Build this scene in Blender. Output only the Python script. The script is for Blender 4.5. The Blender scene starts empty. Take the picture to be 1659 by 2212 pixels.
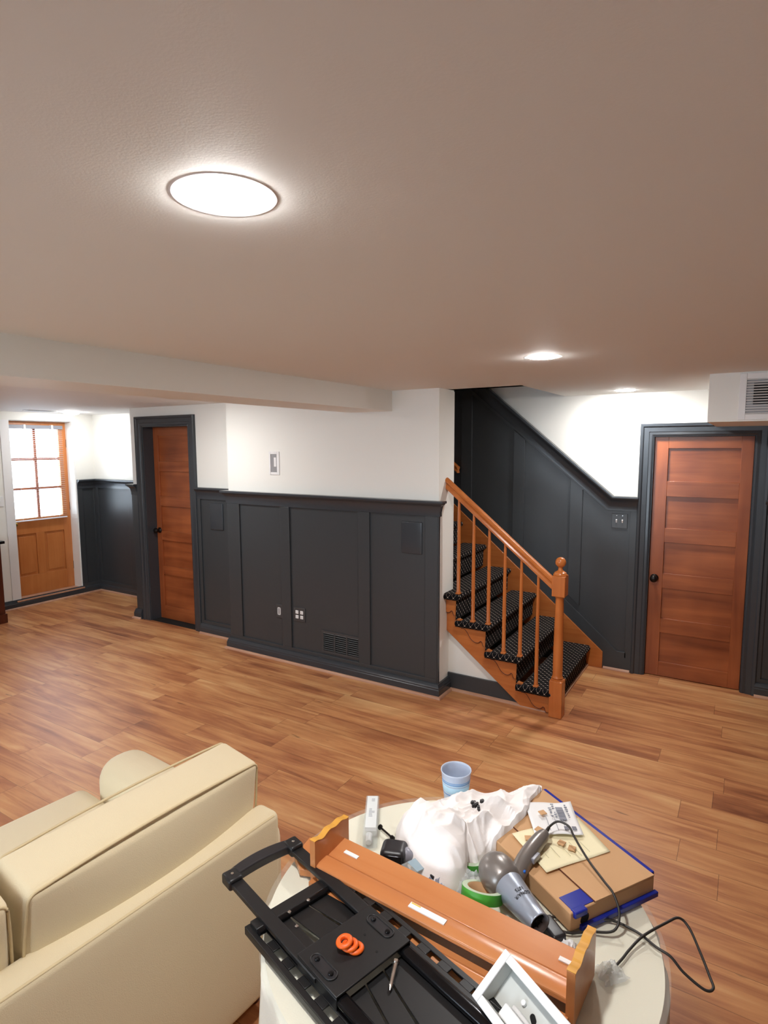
import bpy, bmesh, math, random
from mathutils import Vector, Matrix, noise

# ------------------------------------------------------------------ camera, light, exposure
scene = bpy.context.scene
W_PX, H_PX, F_PX = 1659, 2212, 1280.45
CAM_H, YAW, PITCH, ROLL = 1.9, 0.5510811, 0.11163869, 0.00449771
EXPOSURE = 0.0
LENS_E = 415.0          # emission of the ceiling lamp lenses
WORLD = 10.5

cd = bpy.data.cameras.new('camera'); cam = bpy.data.objects.new('camera', cd)
scene.collection.objects.link(cam); scene.camera = cam
cd.sensor_fit = 'VERTICAL'; cd.sensor_height = 36.0; cd.sensor_width = 27.0
cd.lens = 36.0 * F_PX / H_PX; cd.clip_start = 0.02; cd.clip_end = 100
_cy, _sy, _cp, _sp = math.cos(YAW), math.sin(YAW), math.cos(PITCH), math.sin(PITCH)
fwd = Vector((-_sy*_cp, _cy*_cp, -_sp)); rt = Vector((_cy, _sy, 0)); dn = fwd.cross(rt)
c_, s_ = math.cos(ROLL), math.sin(ROLL)
r2 = rt*c_ + dn*s_; d2 = dn*c_ - rt*s_
cam.matrix_world = Matrix(((r2.x, -d2.x, -fwd.x, 0), (r2.y, -d2.y, -fwd.y, 0), (r2.z, -d2.z, -fwd.z, CAM_H), (0, 0, 0, 1)))

scene.view_settings.view_transform = 'Standard'; scene.view_settings.look = 'None'
scene.view_settings.exposure = EXPOSURE; scene.view_settings.gamma = 1.0
scene.view_settings.use_curve_mapping = False
wd = bpy.data.worlds.new('sky'); scene.world = wd; wd.use_nodes = True
wd.node_tree.nodes['Background'].inputs[0].default_value = (0.80, 0.90, 1.0, 1)
wd.node_tree.nodes['Background'].inputs[1].default_value = WORLD

COL = scene.collection
PI = math.pi

# ------------------------------------------------------------------ materials
def lin(c):
    return tuple(((v/255)/12.92 if v <= 10 else ((v/255+0.055)/1.055)**2.4) for v in c)
def mat(name, col, rough=0.5, metal=0.0, spec=0.5, bump=0.0, bscale=200.0, **kw):
    m = bpy.data.materials.new(name); m.use_nodes = True
    nt = m.node_tree; b = nt.nodes['Principled BSDF']
    b.inputs['Base Color'].default_value = (*col, 1); b.inputs['Roughness'].default_value = rough
    b.inputs['Metallic'].default_value = metal; b.inputs['Specular IOR Level'].default_value = spec
    for k, v in kw.items(): b.inputs[k.replace('_', ' ')].default_value = v
    if bump:
        tc = nt.nodes.new('ShaderNodeTexCoord'); n = nt.nodes.new('ShaderNodeTexNoise'); n.inputs['Scale'].default_value = bscale
        bp = nt.nodes.new('ShaderNodeBump'); bp.inputs['Strength'].default_value = bump; bp.inputs['Distance'].default_value = 0.002
        nt.links.new(tc.outputs['Object'], n.inputs['Vector']); nt.links.new(n.outputs[0], bp.inputs['Height']); nt.links.new(bp.outputs[0], b.inputs['Normal'])
    return m
def wood(name, c1, c2, axis='z', rough=0.3, scale=1.0, contrast=1.0, spec=0.5):
    m = mat(name, c1, rough, spec=spec); nt = m.node_tree; b = nt.nodes['Principled BSDF']; L = nt.links.new
    tc = nt.nodes.new('ShaderNodeTexCoord'); mp = nt.nodes.new('ShaderNodeMapping')
    s = {'x': (1.6, 22, 22), 'y': (22, 1.6, 22), 'z': (22, 22, 1.6)}[axis]
    mp.inputs['Scale'].default_value = [v*scale for v in s]
    n = nt.nodes.new('ShaderNodeTexNoise'); n.inputs['Scale'].default_value = 1.0; n.inputs['Detail'].default_value = 5; n.inputs['Distortion'].default_value = 0.6
    n2 = nt.nodes.new('ShaderNodeTexNoise'); n2.inputs['Scale'].default_value = 3.5*scale; n2.inputs['Detail'].default_value = 2
    mx = nt.nodes.new('ShaderNodeMath'); mx.operation = 'ADD'
    ms = nt.nodes.new('ShaderNodeMath'); ms.operation = 'MULTIPLY'; ms.inputs[1].default_value = 0.5
    cr = nt.nodes.new('ShaderNodeValToRGB'); k = 0.17/contrast
    cr.color_ramp.elements[0].position = 0.5-k; cr.color_ramp.elements[0].color = (*c2, 1)
    cr.color_ramp.elements[1].position = 0.5+k; cr.color_ramp.elements[1].color = (*c1, 1)
    L(tc.outputs['Object'], mp.inputs['Vector']); L(mp.outputs[0], n.inputs['Vector']); L(tc.outputs['Object'], n2.inputs['Vector'])
    L(n.outputs[0], mx.inputs[0]); L(n2.outputs[0], mx.inputs[1]); L(mx.outputs[0], ms.inputs[0]); L(ms.outputs[0], cr.inputs[0]); L(cr.outputs[0], b.inputs['Base Color'])
    return m
def glassy(name, col=(0.9, 0.95, 1.0), fac=0.12, rough=0.03):
    m = bpy.data.materials.new(name); m.use_nodes = True; nt = m.node_tree; nt.nodes.clear(); L = nt.links.new
    o = nt.nodes.new('ShaderNodeOutputMaterial'); mx = nt.nodes.new('ShaderNodeMixShader'); t = nt.nodes.new('ShaderNodeBsdfTransparent')
    g = nt.nodes.new('ShaderNodeBsdfPrincipled'); g.inputs['Base Color'].default_value = (*col, 1); g.inputs['Roughness'].default_value = rough
    t.inputs[0].default_value = (*col, 1); mx.inputs[0].default_value = fac
    L(t.outputs[0], mx.inputs[1]); L(g.outputs[0], mx.inputs[2]); L(mx.outputs[0], o.inputs[0]); return m

M = {}
M['wall'] = mat('white_wall_paint', (0.82, 0.815, 0.77), 0.6, bump=0.15, bscale=260)
M['ceil'] = mat('ceiling_paint', (0.80, 0.79, 0.76), 0.7, bump=0.1, bscale=200)
M['char'] = mat('charcoal_paint', (0.040, 0.045, 0.050), 0.36, bump=0.08, bscale=150)
M['charcasing'] = mat('charcoal_gloss_paint', (0.040, 0.046, 0.054), 0.25)
M['qround'] = wood('pale_wood_trim', lin((196, 152, 124)), lin((165, 120, 95)), 'x', 0.45)
M['cherry'] = wood('cherry_door_wood', lin((176, 100, 56)), lin((112, 52, 26)), 'x', 0.30, 0.7, 0.9)
M['cherry_v'] = wood('cherry_stile_wood', lin((172, 96, 54)), lin((118, 56, 28)), 'z', 0.30, 0.7, 0.9)
M['oakdoor'] = wood('golden_oak_door', lin((204, 132, 74)), lin((176, 102, 50)), 'z', 0.35, 1.0, 0.7)
M['stairwood'] = wood('stained_stair_wood', lin((198, 120, 62)), lin((170, 94, 44)), 'x', 0.22, 1.3, 0.8)
M['stairwood_v'] = wood('stained_stair_wood_upright', lin((198, 118, 60)), lin((172, 94, 44)), 'z', 0.22, 1.3, 0.8)
M['groove'] = mat('dark_groove', lin((92, 40, 16)), 0.5)
M['shelf'] = wood('orange_stained_shelf_wood', lin((210, 142, 90)), lin((190, 116, 66)), 'x', 0.25, 1.0, 0.7)
M['shelfcut'] = mat('raw_cut_edge', lin((216, 156, 60)), 0.5)
M['cab'] = wood('dark_cabinet_wood', lin((92, 38, 20)), lin((60, 24, 12)), 'z', 0.35)
M['blackstone'] = mat('black_counter', (0.01, 0.01, 0.011), 0.15)
M['sofa'] = mat('cream_sofa_fabric', lin((226, 210, 176)), 0.85, spec=0.15, bump=0.35, bscale=420, Sheen_Weight=0.25)
M['piping'] = mat('sofa_piping', lin((212, 192, 152)), 0.8)
M['cloth'] = mat('cream_table_cloth', lin((240, 234, 220)), 0.8, bump=0.15, bscale=300)
M['gtop'] = glassy('table_glass', (0.985, 0.99, 0.975), 0.07, 0.05)
M['black'] = mat('black_powder_metal', (0.010, 0.010, 0.011), 0.40, 0.1)
M['blackgloss'] = mat('black_gloss_metal', (0.012, 0.012, 0.014), 0.12, 0.6)
M['blackplastic'] = mat('black_plastic', (0.016, 0.015, 0.018), 0.38)
M['orange'] = mat('orange_rubber', lin((232, 96, 18)), 0.45)
M['steel'] = mat('bright_steel', (0.75, 0.74, 0.72), 0.22, 1.0)
M['brass'] = mat('polished_brass', lin((214, 178, 92)), 0.2, 1.0)
M['bronze'] = mat('dark_bronze', (0.02, 0.016, 0.014), 0.3, 0.7)
M['white'] = mat('white_plastic', (0.82, 0.82, 0.82), 0.35)
M['boxgrey'] = mat('translucent_grey_plastic', lin((202, 204, 200)), 0.4)
M['paper'] = mat('white_paper', (0.86, 0.86, 0.86), 0.7)
M['ypaper'] = mat('yellow_paper', lin((244, 234, 196)), 0.8)
M['ink'] = mat('grey_ink', lin((150, 152, 162)), 0.8)
M['inkpale'] = mat('pale_grey_ink', lin((214, 206, 172)), 0.8)
M['shirt'] = mat('white_cotton', lin((250, 245, 243)), 0.9, spec=0.1, bump=0.25, bscale=500)
M['kraft'] = mat('kraft_cardboard', lin((204, 160, 116)), 0.8, bump=0.1, bscale=120)
M['kraftdark'] = mat('cardboard_edge', lin((96, 50, 26)), 0.8)
M['blue'] = mat('blue_glossy_film', lin((26, 44, 150)), 0.15)
M['green'] = mat('green_masking_tape', lin((72, 160, 52)), 0.5)
M['tapeside'] = mat('tape_roll_side', lin((190, 205, 180)), 0.6)
M['dryer'] = mat('metallic_grey_plastic', lin((136, 130, 126)), 0.30, 0.45)
M['dryerblue'] = mat('silver_blue_plastic', lin((158, 166, 180)), 0.32, 0.45)
M['bluebtn'] = mat('blue_button', lin((20, 110, 220)), 0.35)
M['cord'] = mat('black_rubber_cord', (0.025, 0.022, 0.020), 0.45)
M['cup'] = mat('frosted_cup_plastic', lin((214, 226, 246)), 0.3, Transmission_Weight=0.25)
M['cupblue'] = mat('cup_blue_print', lin((96, 150, 200)), 0.4)
M['cuppale'] = mat('cup_pale_print', lin((176, 212, 232)), 0.4)
M['clear'] = glassy('clear_plastic', (0.93, 0.95, 0.95), 0.22, 0.08)
M['greyp'] = mat('grey_plastic', lin((140, 140, 150)), 0.35)
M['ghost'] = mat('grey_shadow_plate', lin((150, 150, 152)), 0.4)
M['slat'] = mat('white_blind_slat', (0.78, 0.82, 0.88), 0.35)
M['headrail'] = mat('grey_headrail', (0.25, 0.26, 0.30), 0.4)
M['ventmetal'] = mat('charcoal_vent_metal', (0.05, 0.053, 0.057), 0.3)
M['ventslat'] = mat('worn_vent_slat', lin((120, 128, 132)), 0.3)
M['dark'] = mat('dark_void', (0.004, 0.004, 0.004), 0.9)
M['outwhite'] = mat('patio_concrete', (0.75, 0.77, 0.80), 0.8)
M['outblue'] = mat('blue_bench_paint', lin((120, 150, 205)), 0.7)
M['glass'] = glassy('door_glass', (0.97, 0.99, 1.0), 0.06, 0.02)
M['yellow'] = mat('yellow_plastic', lin((225, 190, 60)), 0.4)
M['bluecard'] = mat('pale_blue_card', lin((150, 185, 205)), 0.5)
def lens_mat():
    m = bpy.data.materials.new('lamp_lens'); m.use_nodes = True; b = m.node_tree.nodes['Principled BSDF']
    b.inputs['Base Color'].default_value = (0.9, 0.9, 0.9, 1)
    b.inputs['Emission Color'].default_value = (1, 0.985, 0.965, 1); b.inputs['Emission Strength'].default_value = LENS_E
    return m
M['lens'] = lens_mat()
M['lens_soft'] = lens_mat(); M['lens_soft'].node_tree.nodes['Principled BSDF'].inputs['Emission Strength'].default_value = LENS_E*0.30

def floor_mat():
    m = bpy.data.materials.new('plank_floor'); m.use_nodes = True; nt = m.node_tree; b = nt.nodes['Principled BSDF']; L = nt.links.new; N = nt.nodes.new
    def math_(op, a=None, b_=None):
        n = N('ShaderNodeMath'); n.operation = op
        for i, v in enumerate((a, b_)):
            if v is None: continue
            if isinstance(v, (int, float)): n.inputs[i].default_value = v
            else: L(v, n.inputs[i])
        return n.outputs[0]
    tc = N('ShaderNodeTexCoord'); sx = N('ShaderNodeSeparateXYZ'); L(tc.outputs['Object'], sx.inputs[0])
    X, Y = sx.outputs[0], sx.outputs[1]
    PW, PL = 0.178, 1.24
    r = math_('DIVIDE', Y, PW); row = math_('FLOOR', r); fr = math_('FRACT', r)
    wn = N('ShaderNodeTexWhiteNoise'); wn.noise_dimensions = '1D'; L(row, wn.inputs['W'])
    xo = math_('ADD', math_('DIVIDE', X, PL), math_('MULTIPLY', wn.outputs[0], 7.3)); colm = math_('FLOOR', xo); fc = math_('FRACT', xo)
    cb = N('ShaderNodeCombineXYZ'); L(row, cb.inputs[0]); L(colm, cb.inputs[1])
    w2 = N('ShaderNodeTexWhiteNoise'); w2.noise_dimensions = '2D'; L(cb.outputs[0], w2.inputs['Vector'])
    # grain coordinates
    cg = N('ShaderNodeCombineXYZ'); L(math_('ADD', math_('MULTIPLY', X, 1.3), math_('MULTIPLY', w2.outputs[0], 37)), cg.inputs[0]); L(math_('MULTIPLY', Y, 15), cg.inputs[1]); L(math_('MULTIPLY', w2.outputs[0], 11), cg.inputs[2])
    n1 = N('ShaderNodeTexNoise'); n1.inputs['Scale'].default_value = 1.0; n1.inputs['Detail'].default_value = 7; n1.inputs['Roughness'].default_value = 0.6; n1.inputs['Distortion'].default_value = 0.9; L(cg.outputs[0], n1.inputs['Vector'])
    cg2 = N('ShaderNodeCombineXYZ'); L(math_('ADD', math_('MULTIPLY', X, 1.1), math_('MULTIPLY', w2.outputs[0], 17)), cg2.inputs[0]); L(math_('MULTIPLY', Y, 3.6), cg2.inputs[1])
    n2 = N('ShaderNodeTexNoise'); n2.inputs['Scale'].default_value = 1.2; n2.inputs['Detail'].default_value = 3; L(cg2.outputs[0], n2.inputs['Vector'])
    v = math_('ADD', math_('MULTIPLY', n1.outputs[0], 0.55), math_('MULTIPLY', n2.outputs[0], 0.45))
    v = math_('ADD', v, math_('MULTIPLY', math_('SUBTRACT', w2.outputs[0], 0.5), 0.10))
    cr = N('ShaderNodeValToRGB'); L(v, cr.inputs[0]); e = cr.color_ramp.elements
    e[0].position = 0.30; e[0].color = (*lin((122, 70, 44)), 1); e[1].position = 0.70; e[1].color = (*lin((216, 170, 118)), 1)
    a = e.new(0.43); a.color = (*lin((166, 106, 68)), 1); a = e.new(0.54); a.color = (*lin((194, 136, 88)), 1)
    # knots / dark streaks
    cg3 = N('ShaderNodeCombineXYZ'); L(math_('ADD', math_('MULTIPLY', X, 5), math_('MULTIPLY', w2.outputs[0], 53)), cg3.inputs[0]); L(math_('MULTIPLY', Y, 24), cg3.inputs[1])
    n3 = N('ShaderNodeTexNoise'); n3.inputs['Scale'].default_value = 1.0; n3.inputs['Detail'].default_value = 2; L(cg3.outputs[0], n3.inputs['Vector'])
    kn = N('ShaderNodeMapRange'); kn.inputs[1].default_value = 0.70; kn.inputs[2].default_value = 0.78; kn.inputs[3].default_value = 0; kn.inputs[4].default_value = 0.55; L(n3.outputs[0], kn.inputs[0])
    # seams
    s1 = math_('LESS_THAN', fr, 0.014); s2 = math_('LESS_THAN', fc, 0.0022); seam = math_('MAXIMUM', s1, s2)
    dark = math_('MAXIMUM', kn.outputs[0], math_('MULTIPLY', seam, 0.55))
    mx = N('ShaderNodeMix'); mx.data_type = 'RGBA'; L(dark, mx.inputs[0]); L(cr.outputs[0], mx.inputs[6]); mx.inputs[7].default_value = (*lin((62, 30, 18)), 1)
    L(mx.outputs[2], b.inputs['Base Color'])
    b.inputs['Roughness'].default_value = 0.38; b.inputs['Specular IOR Level'].default_value = 0.45
    bp = N('ShaderNodeBump'); bp.inputs['Strength'].default_value = 0.12; bp.inputs['Distance'].default_value = 0.003
    L(math_('SUBTRACT', n1.outputs[0], math_('MULTIPLY', seam, 0.8)), bp.inputs['Height']); L(bp.outputs[0], b.inputs['Normal'])
    return m
M['floor'] = floor_mat()

def carpet_mat():
    m = bpy.data.materials.new('black_lattice_carpet'); m.use_nodes = True; nt = m.node_tree; b = nt.nodes['Principled BSDF']; L = nt.links.new; N = nt.nodes.new
    def math_(op, a=None, b_=None):
        n = N('ShaderNodeMath'); n.operation = op
        for i, v in enumerate((a, b_)):
            if v is None: continue
            if isinstance(v, (int, float)): n.inputs[i].default_value = v
            else: L(v, n.inputs[i])
        return n.outputs[0]
    uv = N('ShaderNodeUVMap'); uv.uv_map = 'UVMap'; sx = N('ShaderNodeSeparateXYZ'); L(uv.outputs[0], sx.inputs[0])
    nz = N('ShaderNodeTexNoise'); nz.inputs['Scale'].default_value = 60; L(uv.outputs[0], nz.inputs['Vector'])
    U = math_('ADD', math_('DIVIDE', sx.outputs[0], 0.047), math_('MULTIPLY', nz.outputs[0], 0.08)); V = math_('DIVIDE', sx.outputs[1], 0.050)
    a = math_('FRACT', math_('ADD', U, V)); c = math_('FRACT', math_('ADD', math_('SUBTRACT', U, V), 100.0))
    da = math_('ABSOLUTE', math_('SUBTRACT', a, 0.5)); dc = math_('ABSOLUTE', math_('SUBTRACT', c, 0.5))
    l1 = math_('LESS_THAN', da, 0.030); l2 = math_('LESS_THAN', dc, 0.030)
    line = math_('MAXIMUM', l1, l2)
    dot = math_('LESS_THAN', math_('MAXIMUM', da, dc), 0.105)
    mx = N('ShaderNodeMix'); mx.data_type = 'RGBA'; L(line, mx.inputs[0]); mx.inputs[6].default_value = (0.006, 0.006, 0.007, 1); mx.inputs[7].default_value = (*lin((120, 106, 98)), 1)
    mx2 = N('ShaderNodeMix'); mx2.data_type = 'RGBA'; L(dot, mx2.inputs[0]); L(mx.outputs[2], mx2.inputs[6]); mx2.inputs[7].default_value = (*lin((205, 192, 176)), 1)
    L(mx2.outputs[2], b.inputs['Base Color']); b.inputs['Roughness'].default_value = 0.95; b.inputs['Specular IOR Level'].default_value = 0.1
    n = N('ShaderNodeTexNoise'); n.inputs['Scale'].default_value = 900; bp = N('ShaderNodeBump'); bp.inputs['Strength'].default_value = 0.5; bp.inputs['Distance'].default_value = 0.002
    L(uv.outputs[0], n.inputs['Vector']); L(n.outputs[0], bp.inputs['Height']); L(bp.outputs[0], b.inputs['Normal'])
    return m
M['carpet'] = carpet_mat()

# ------------------------------------------------------------------ geometry helpers
def new(): return bmesh.new()
def obj(name, bm, m, parent=None, smooth=False, bevel=0.0, autosmooth=None, loc=None, rotz=None, kind=None, seg=2):
    me = bpy.data.meshes.new(name); bmesh.ops.recalc_face_normals(bm, faces=bm.faces); bm.to_mesh(me); bm.free()
    o = bpy.data.objects.new(name, me); COL.objects.link(o)
    mats = m if isinstance(m, (list, tuple)) else [m]
    for k in mats: me.materials.append(k)
    if smooth or autosmooth or bevel:
        for p in me.polygons: p.use_smooth = True
        if autosmooth or (bevel and not smooth):
            me.set_sharp_from_angle(angle=math.radians(autosmooth or 35))
    if bevel:
        b = o.modifiers.new('bevel', 'BEVEL'); b.width = bevel; b.segments = seg; b.limit_method = 'ANGLE'; b.angle_limit = math.radians(35)
        b.harden_normals = False
    if parent: o.parent = parent
    if loc: o.location = loc
    if rotz is not None: o.rotation_euler[2] = rotz
    if kind: o['kind'] = kind
    return o
def struct(name, bm, m, **kw): return obj(name, bm, m, kind='structure', **kw)
def thing(name, label, cat, loc=(0, 0, 0), rotz=0.0, group=None):
    o = bpy.data.objects.new(name, None); COL.objects.link(o); o.empty_display_size = 0.05
    o.location = loc; o.rotation_euler[2] = rotz; o['label'] = label; o['category'] = cat
    if group: o['group'] = group
    return o
def tag(o, label, cat, group=None):
    o['label'] = label; o['category'] = cat
    if group: o['group'] = group
    return o
def sempty(name, loc=(0, 0, 0), rotz=0):
    o = bpy.data.objects.new(name, None); COL.objects.link(o); o.location = loc; o.rotation_euler[2] = rotz; o['kind'] = 'structure'; return o

def bx(bm, x0, x1, y0, y1, z0, z1, mi=0):
    v = [bm.verts.new(p) for p in ((x0,y0,z0),(x1,y0,z0),(x1,y1,z0),(x0,y1,z0),(x0,y0,z1),(x1,y0,z1),(x1,y1,z1),(x0,y1,z1))]
    fs = []
    for q in ((0,3,2,1),(4,5,6,7),(0,1,5,4),(1,2,6,5),(2,3,7,6),(3,0,4,7)):
        f = bm.faces.new([v[i] for i in q]); f.material_index = mi; fs.append(f)
    return v
def box(*a, mi=0):
    bm = new(); bx(bm, *a, mi=mi); return bm
def tbox(bm, M4, x0, x1, y0, y1, z0, z1, mi=0):
    for v in bx(bm, x0, x1, y0, y1, z0, z1, mi): v.co = M4 @ v.co
def prism(bm, pts, axis, a, b, mi=0):
    """polygon pts (2-D) extruded along axis from a to b; axis x -> (y,z), y -> (x,z), z -> (x,y)"""
    def mk(p, t):
        if axis == 'x': return (t, p[0], p[1])
        if axis == 'y': return (p[0], t, p[1])
        return (p[0], p[1], t)
    A = [bm.verts.new(mk(p, a)) for p in pts]; B = [bm.verts.new(mk(p, b)) for p in pts]; n = len(pts)
    f = bm.faces.new(A[::-1]); f.material_index = mi; f = bm.faces.new(B); f.material_index = mi
    for i in range(n):
        f = bm.faces.new((A[i], A[(i+1) % n], B[(i+1) % n], B[i])); f.material_index = mi
    return A + B
def lathe(bm, prof, c=(0, 0, 0), n=32, mi=0, M4=None, cap=True):
    rings = []
    for r, z in prof:
        ring = []
        for i in range(n):
            t = 2*PI*i/n; p = Vector((c[0]+r*math.cos(t), c[1]+r*math.sin(t), c[2]+z))
            ring.append(bm.verts.new(M4 @ p if M4 else p))
        rings.append(ring)
    for a, b in zip(rings, rings[1:]):
        for i in range(n):
            f = bm.faces.new((a[i], a[(i+1) % n], b[(i+1) % n], b[i])); f.material_index = mi
    if cap:
        for r_ in (rings[0][::-1], rings[-1]):
            f = bm.faces.new(r_); f.material_index = mi
def tube(bm, pts, r, n=8, mi=0, closed=False):
    pts = [Vector(p) for p in pts]; rings = []
    up = Vector((0, 0, 1)); N_ = len(pts)
    for i, p in enumerate(pts):
        if closed: d = pts[(i+1) % N_] - pts[i-1]
        else: d = pts[min(i+1, N_-1)] - pts[max(i-1, 0)]
        d.normalize()
        u = up if abs(d.z) < 0.95 else Vector((1, 0, 0))
        s = d.cross(u).normalized(); t = s.cross(d)
        rr = r[i] if isinstance(r, (list, tuple)) else r
        rings.append([bm.verts.new(p + s*math.cos(2*PI*k/n)*rr + t*math.sin(2*PI*k/n)*rr) for k in range(n)])
    prs = list(zip(rings, rings[1:])) + ([(rings[-1], rings[0])] if closed else [])
    for a, b in prs:
        for k in range(n):
            f = bm.faces.new((a[k], a[(k+1) % n], b[(k+1) % n], b[k])); f.material_index = mi
    if not closed:
        f = bm.faces.new(rings[0][::-1]); f.material_index = mi; f = bm.faces.new(rings[-1]); f.material_index = mi
def smooth_path(pts, k=6, closed=False):
    P = [Vector(p) for p in pts]; out = []; n = len(P)
    rng = range(n if closed else n-1)
    for i in rng:
        p0 = P[i-1] if (closed or i > 0) else P[0]; p1 = P[i]; p2 = P[(i+1) % n]; p3 = P[(i+2) % n] if (closed or i+2 < n) else P[-1]
        for j in range(k):
            t = j/k
            out.append(0.5*((2*p1)+(-p0+p2)*t+(2*p0-5*p1+4*p2-p3)*t*t+(-p0+3*p1-3*p2+p3)*t**3))
    if not closed: out.append(P[-1])
    return out
def sweep(bm, prof, path, mi=0):
    """moulding: prof = [(out,z)] extruded along a horizontal polyline path; 'out' is to the right-hand normal of travel; mitred"""
    P = [Vector((p[0], p[1], 0)) for p in path]; z0 = [p[2] if len(p) > 2 else 0 for p in path]; rings = []
    for i, p in enumerate(P):
        d1 = (P[i]-P[i-1]).normalized() if i > 0 else (P[1]-P[0]).normalized()
        d2 = (P[i+1]-P[i]).normalized() if i < len(P)-1 else d1
        n1 = Vector((d1.y, -d1.x, 0)); n2 = Vector((d2.y, -d2.x, 0)); b = (n1+n2).normalized(); k = 1/max(0.2, b.dot(n1))
        rings.append([bm.verts.new((p.x+b.x*k*o, p.y+b.y*k*o, z0[i]+z)) for o, z in prof])
    n = len(prof)
    for a, b in zip(rings, rings[1:]):
        for j in range(n):
            f = bm.faces.new((a[j], a[(j+1) % n], b[(j+1) % n], b[j])); f.material_index = mi
    bm.faces.new(rings[0][::-1]); bm.faces.new(rings[-1])
def rbox(bm, c, h, r, n=8, puff=(0, 0, 0), M4=None, mi=0):
    """rounded, optionally puffed box"""
    def axis(hh):
        t = [-hh + r*k for k in (0, 0.15, 0.4, 0.7, 1.0)]
        m = [-(hh-r) + 2*(hh-r)*k/n for k in range(1, n)]
        return t + m + [-x for x in t[::-1]]
    ax = [axis(v) for v in h]; cache = {}
    def V(p):
        k = tuple(round(q, 6) for q in p)
        if k in cache: return cache[k]
        q = Vector([max(-(h[i]-r), min(h[i]-r, p[i])) for i in range(3)]); d = Vector(p)-q
        if d.length > 1e-9: q = q + d.normalized()*r
        for i in range(3):
            if puff[i]:
                j, l = [a for a in range(3) if a != i]
                w = (1-(p[j]/h[j])**2)*(1-(p[l]/h[l])**2)
                q[i] += puff[i]*w*p[i]/h[i]
        q = q + Vector(c)
        if M4: q = M4 @ q
        cache[k] = bm.verts.new(q); return cache[k]
    for i in range(3):
        j, l = [(1, 2), (2, 0), (0, 1)][i]
        for s in (-1, 1):
            for a in range(len(ax[j])-1):
                for b in range(len(ax[l])-1):
                    ps = []
                    for (u, v) in ((a, b), (a+1, b), (a+1, b+1), (a, b+1)):
                        p = [0, 0, 0]; p[i] = s*h[i]; p[j] = ax[j][u]; p[l] = ax[l][v]; ps.append(V(p))
                    if len(set(ps)) == 4:
                        f = bm.faces.new(ps if s > 0 else ps[::-1]); f.material_index = mi
def R2(a): return Matrix.Rotation(a, 4, 'Z')
def T(x, y, z): return Matrix.Translation((x, y, z))
def copy_tree(o, parent=None):
    c = o.copy(); COL.objects.link(c)
    if parent: c.parent = parent
    for ch in list(o.children): copy_tree(ch, c)
    return c

# ================================================================== ROOM SHELL
CZ = 2.31
XE = -7.3            # plane of the far left wall
YM, YD, YN, YR = 3.90, 4.08, 4.65, 5.168
XR, YB = 2.6, -2.4
struct('floor', box(XE-0.3, XR+0.1, YB-0.1, YR+0.2, -0.05, 0.0), M['floor'])
bm = new()       # ceiling with the stairwell opening
bx(bm, XE-0.3, XR+0.1, YB-0.1, 4.13, CZ, CZ+0.12)
bx(bm, XE-0.3, -4.0, 4.13, YR+0.2, CZ, CZ+0.12)
bx(bm, -1.37, XR+0.1, 4.13, YR+0.2, CZ, CZ+0.12)
struct('ceiling', bm, M['ceil'])
struct('wall_middle', box(-4.08, -1.925, YM, 4.15, 0, CZ), M['wall'])
bm = new(); bx(bm, -5.72, -5.52, YD, 4.28, 0, CZ); bx(bm, -4.80, -4.08, YD, 4.28, 0, CZ); bx(bm, -5.52, -4.80, YD, 4.28, 2.127, CZ)
struct('wall_passage', bm, M['wall'])
struct('wall_nook', box(XE-0.3, -5.72, YN, YN+0.12, 0, CZ), M['wall'])
struct('wall_nook_return', box(-5.72, -5.62, 4.28, YN+0.12, 0, CZ), M['wall'])
bm = new(); bx(bm, XE-0.3, XE, YB-0.1, 3.52, 0, CZ); bx(bm, XE-0.3, XE, 4.37, YN+0.12, 0, CZ); bx(bm, XE-0.3, XE, 3.52, 4.37, 2.215, CZ); bx(bm, XE-0.3, XE, 3.52, 4.37, 0, 0.075)
struct('wall_left', bm, M['wall'])
bm = new(); bx(bm, -4.0, -0.655, YR, YR+0.12, 0, 5.2); bx(bm, 0.035, XR+0.1, YR, YR+0.12, 0, CZ); bx(bm, -0.655, 0.035, YR, YR+0.12, 1.965, CZ)
struct('wall_far', bm, M['wall'])
struct('wall_right', box(XR, XR+0.1, YB-0.1, YR+0.12, 0, CZ), M['wall'])
WX0, WX1, WZ0, WZ1 = -3.9, -0.9, 0.75, 2.10      # unseen window added behind the viewer for daylight fill
bm = new(); bx(bm, XE-0.3, WX0, YB-0.1, YB, 0, CZ); bx(bm, WX1, XR+0.1, YB-0.1, YB, 0, CZ); bx(bm, WX0, WX1, YB-0.1, YB, 0, WZ0); bx(bm, WX0, WX1, YB-0.1, YB, WZ1, CZ)
struct('wall_back', bm, M['wall'])
wn = bpy.data.objects.new('added_fill_window', None); COL.objects.link(wn); wn['kind'] = 'structure'
bm = new()
for a, b in ((WX0, WX0+0.06), (WX1-0.06, WX1), ((WX0+WX1)/2-0.04, (WX0+WX1)/2+0.04)): bx(bm, a, b, YB-0.08, YB-0.02, WZ0, WZ1)
bx(bm, WX0, WX1, YB-0.08, YB-0.02, WZ0, WZ0+0.06); bx(bm, WX0, WX1, YB-0.08, YB-0.02, WZ1-0.06, WZ1)
obj('added_window_frame', bm, M['white'], wn)
for a, b in ((WX0+0.06, (WX0+WX1)/2-0.04), ((WX0+WX1)/2+0.04, WX1-0.06)): obj('pane', box(a, b, YB-0.052, YB-0.048, WZ0+0.06, WZ1-0.06), M['glass'], wn)
struct('floor_added_yard', box(-9, 6, -12, YB-0.12, -0.1, 0.3), M['outwhite'])  # unseen bright ground added outside that window, bounces daylight up to the ceiling
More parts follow.
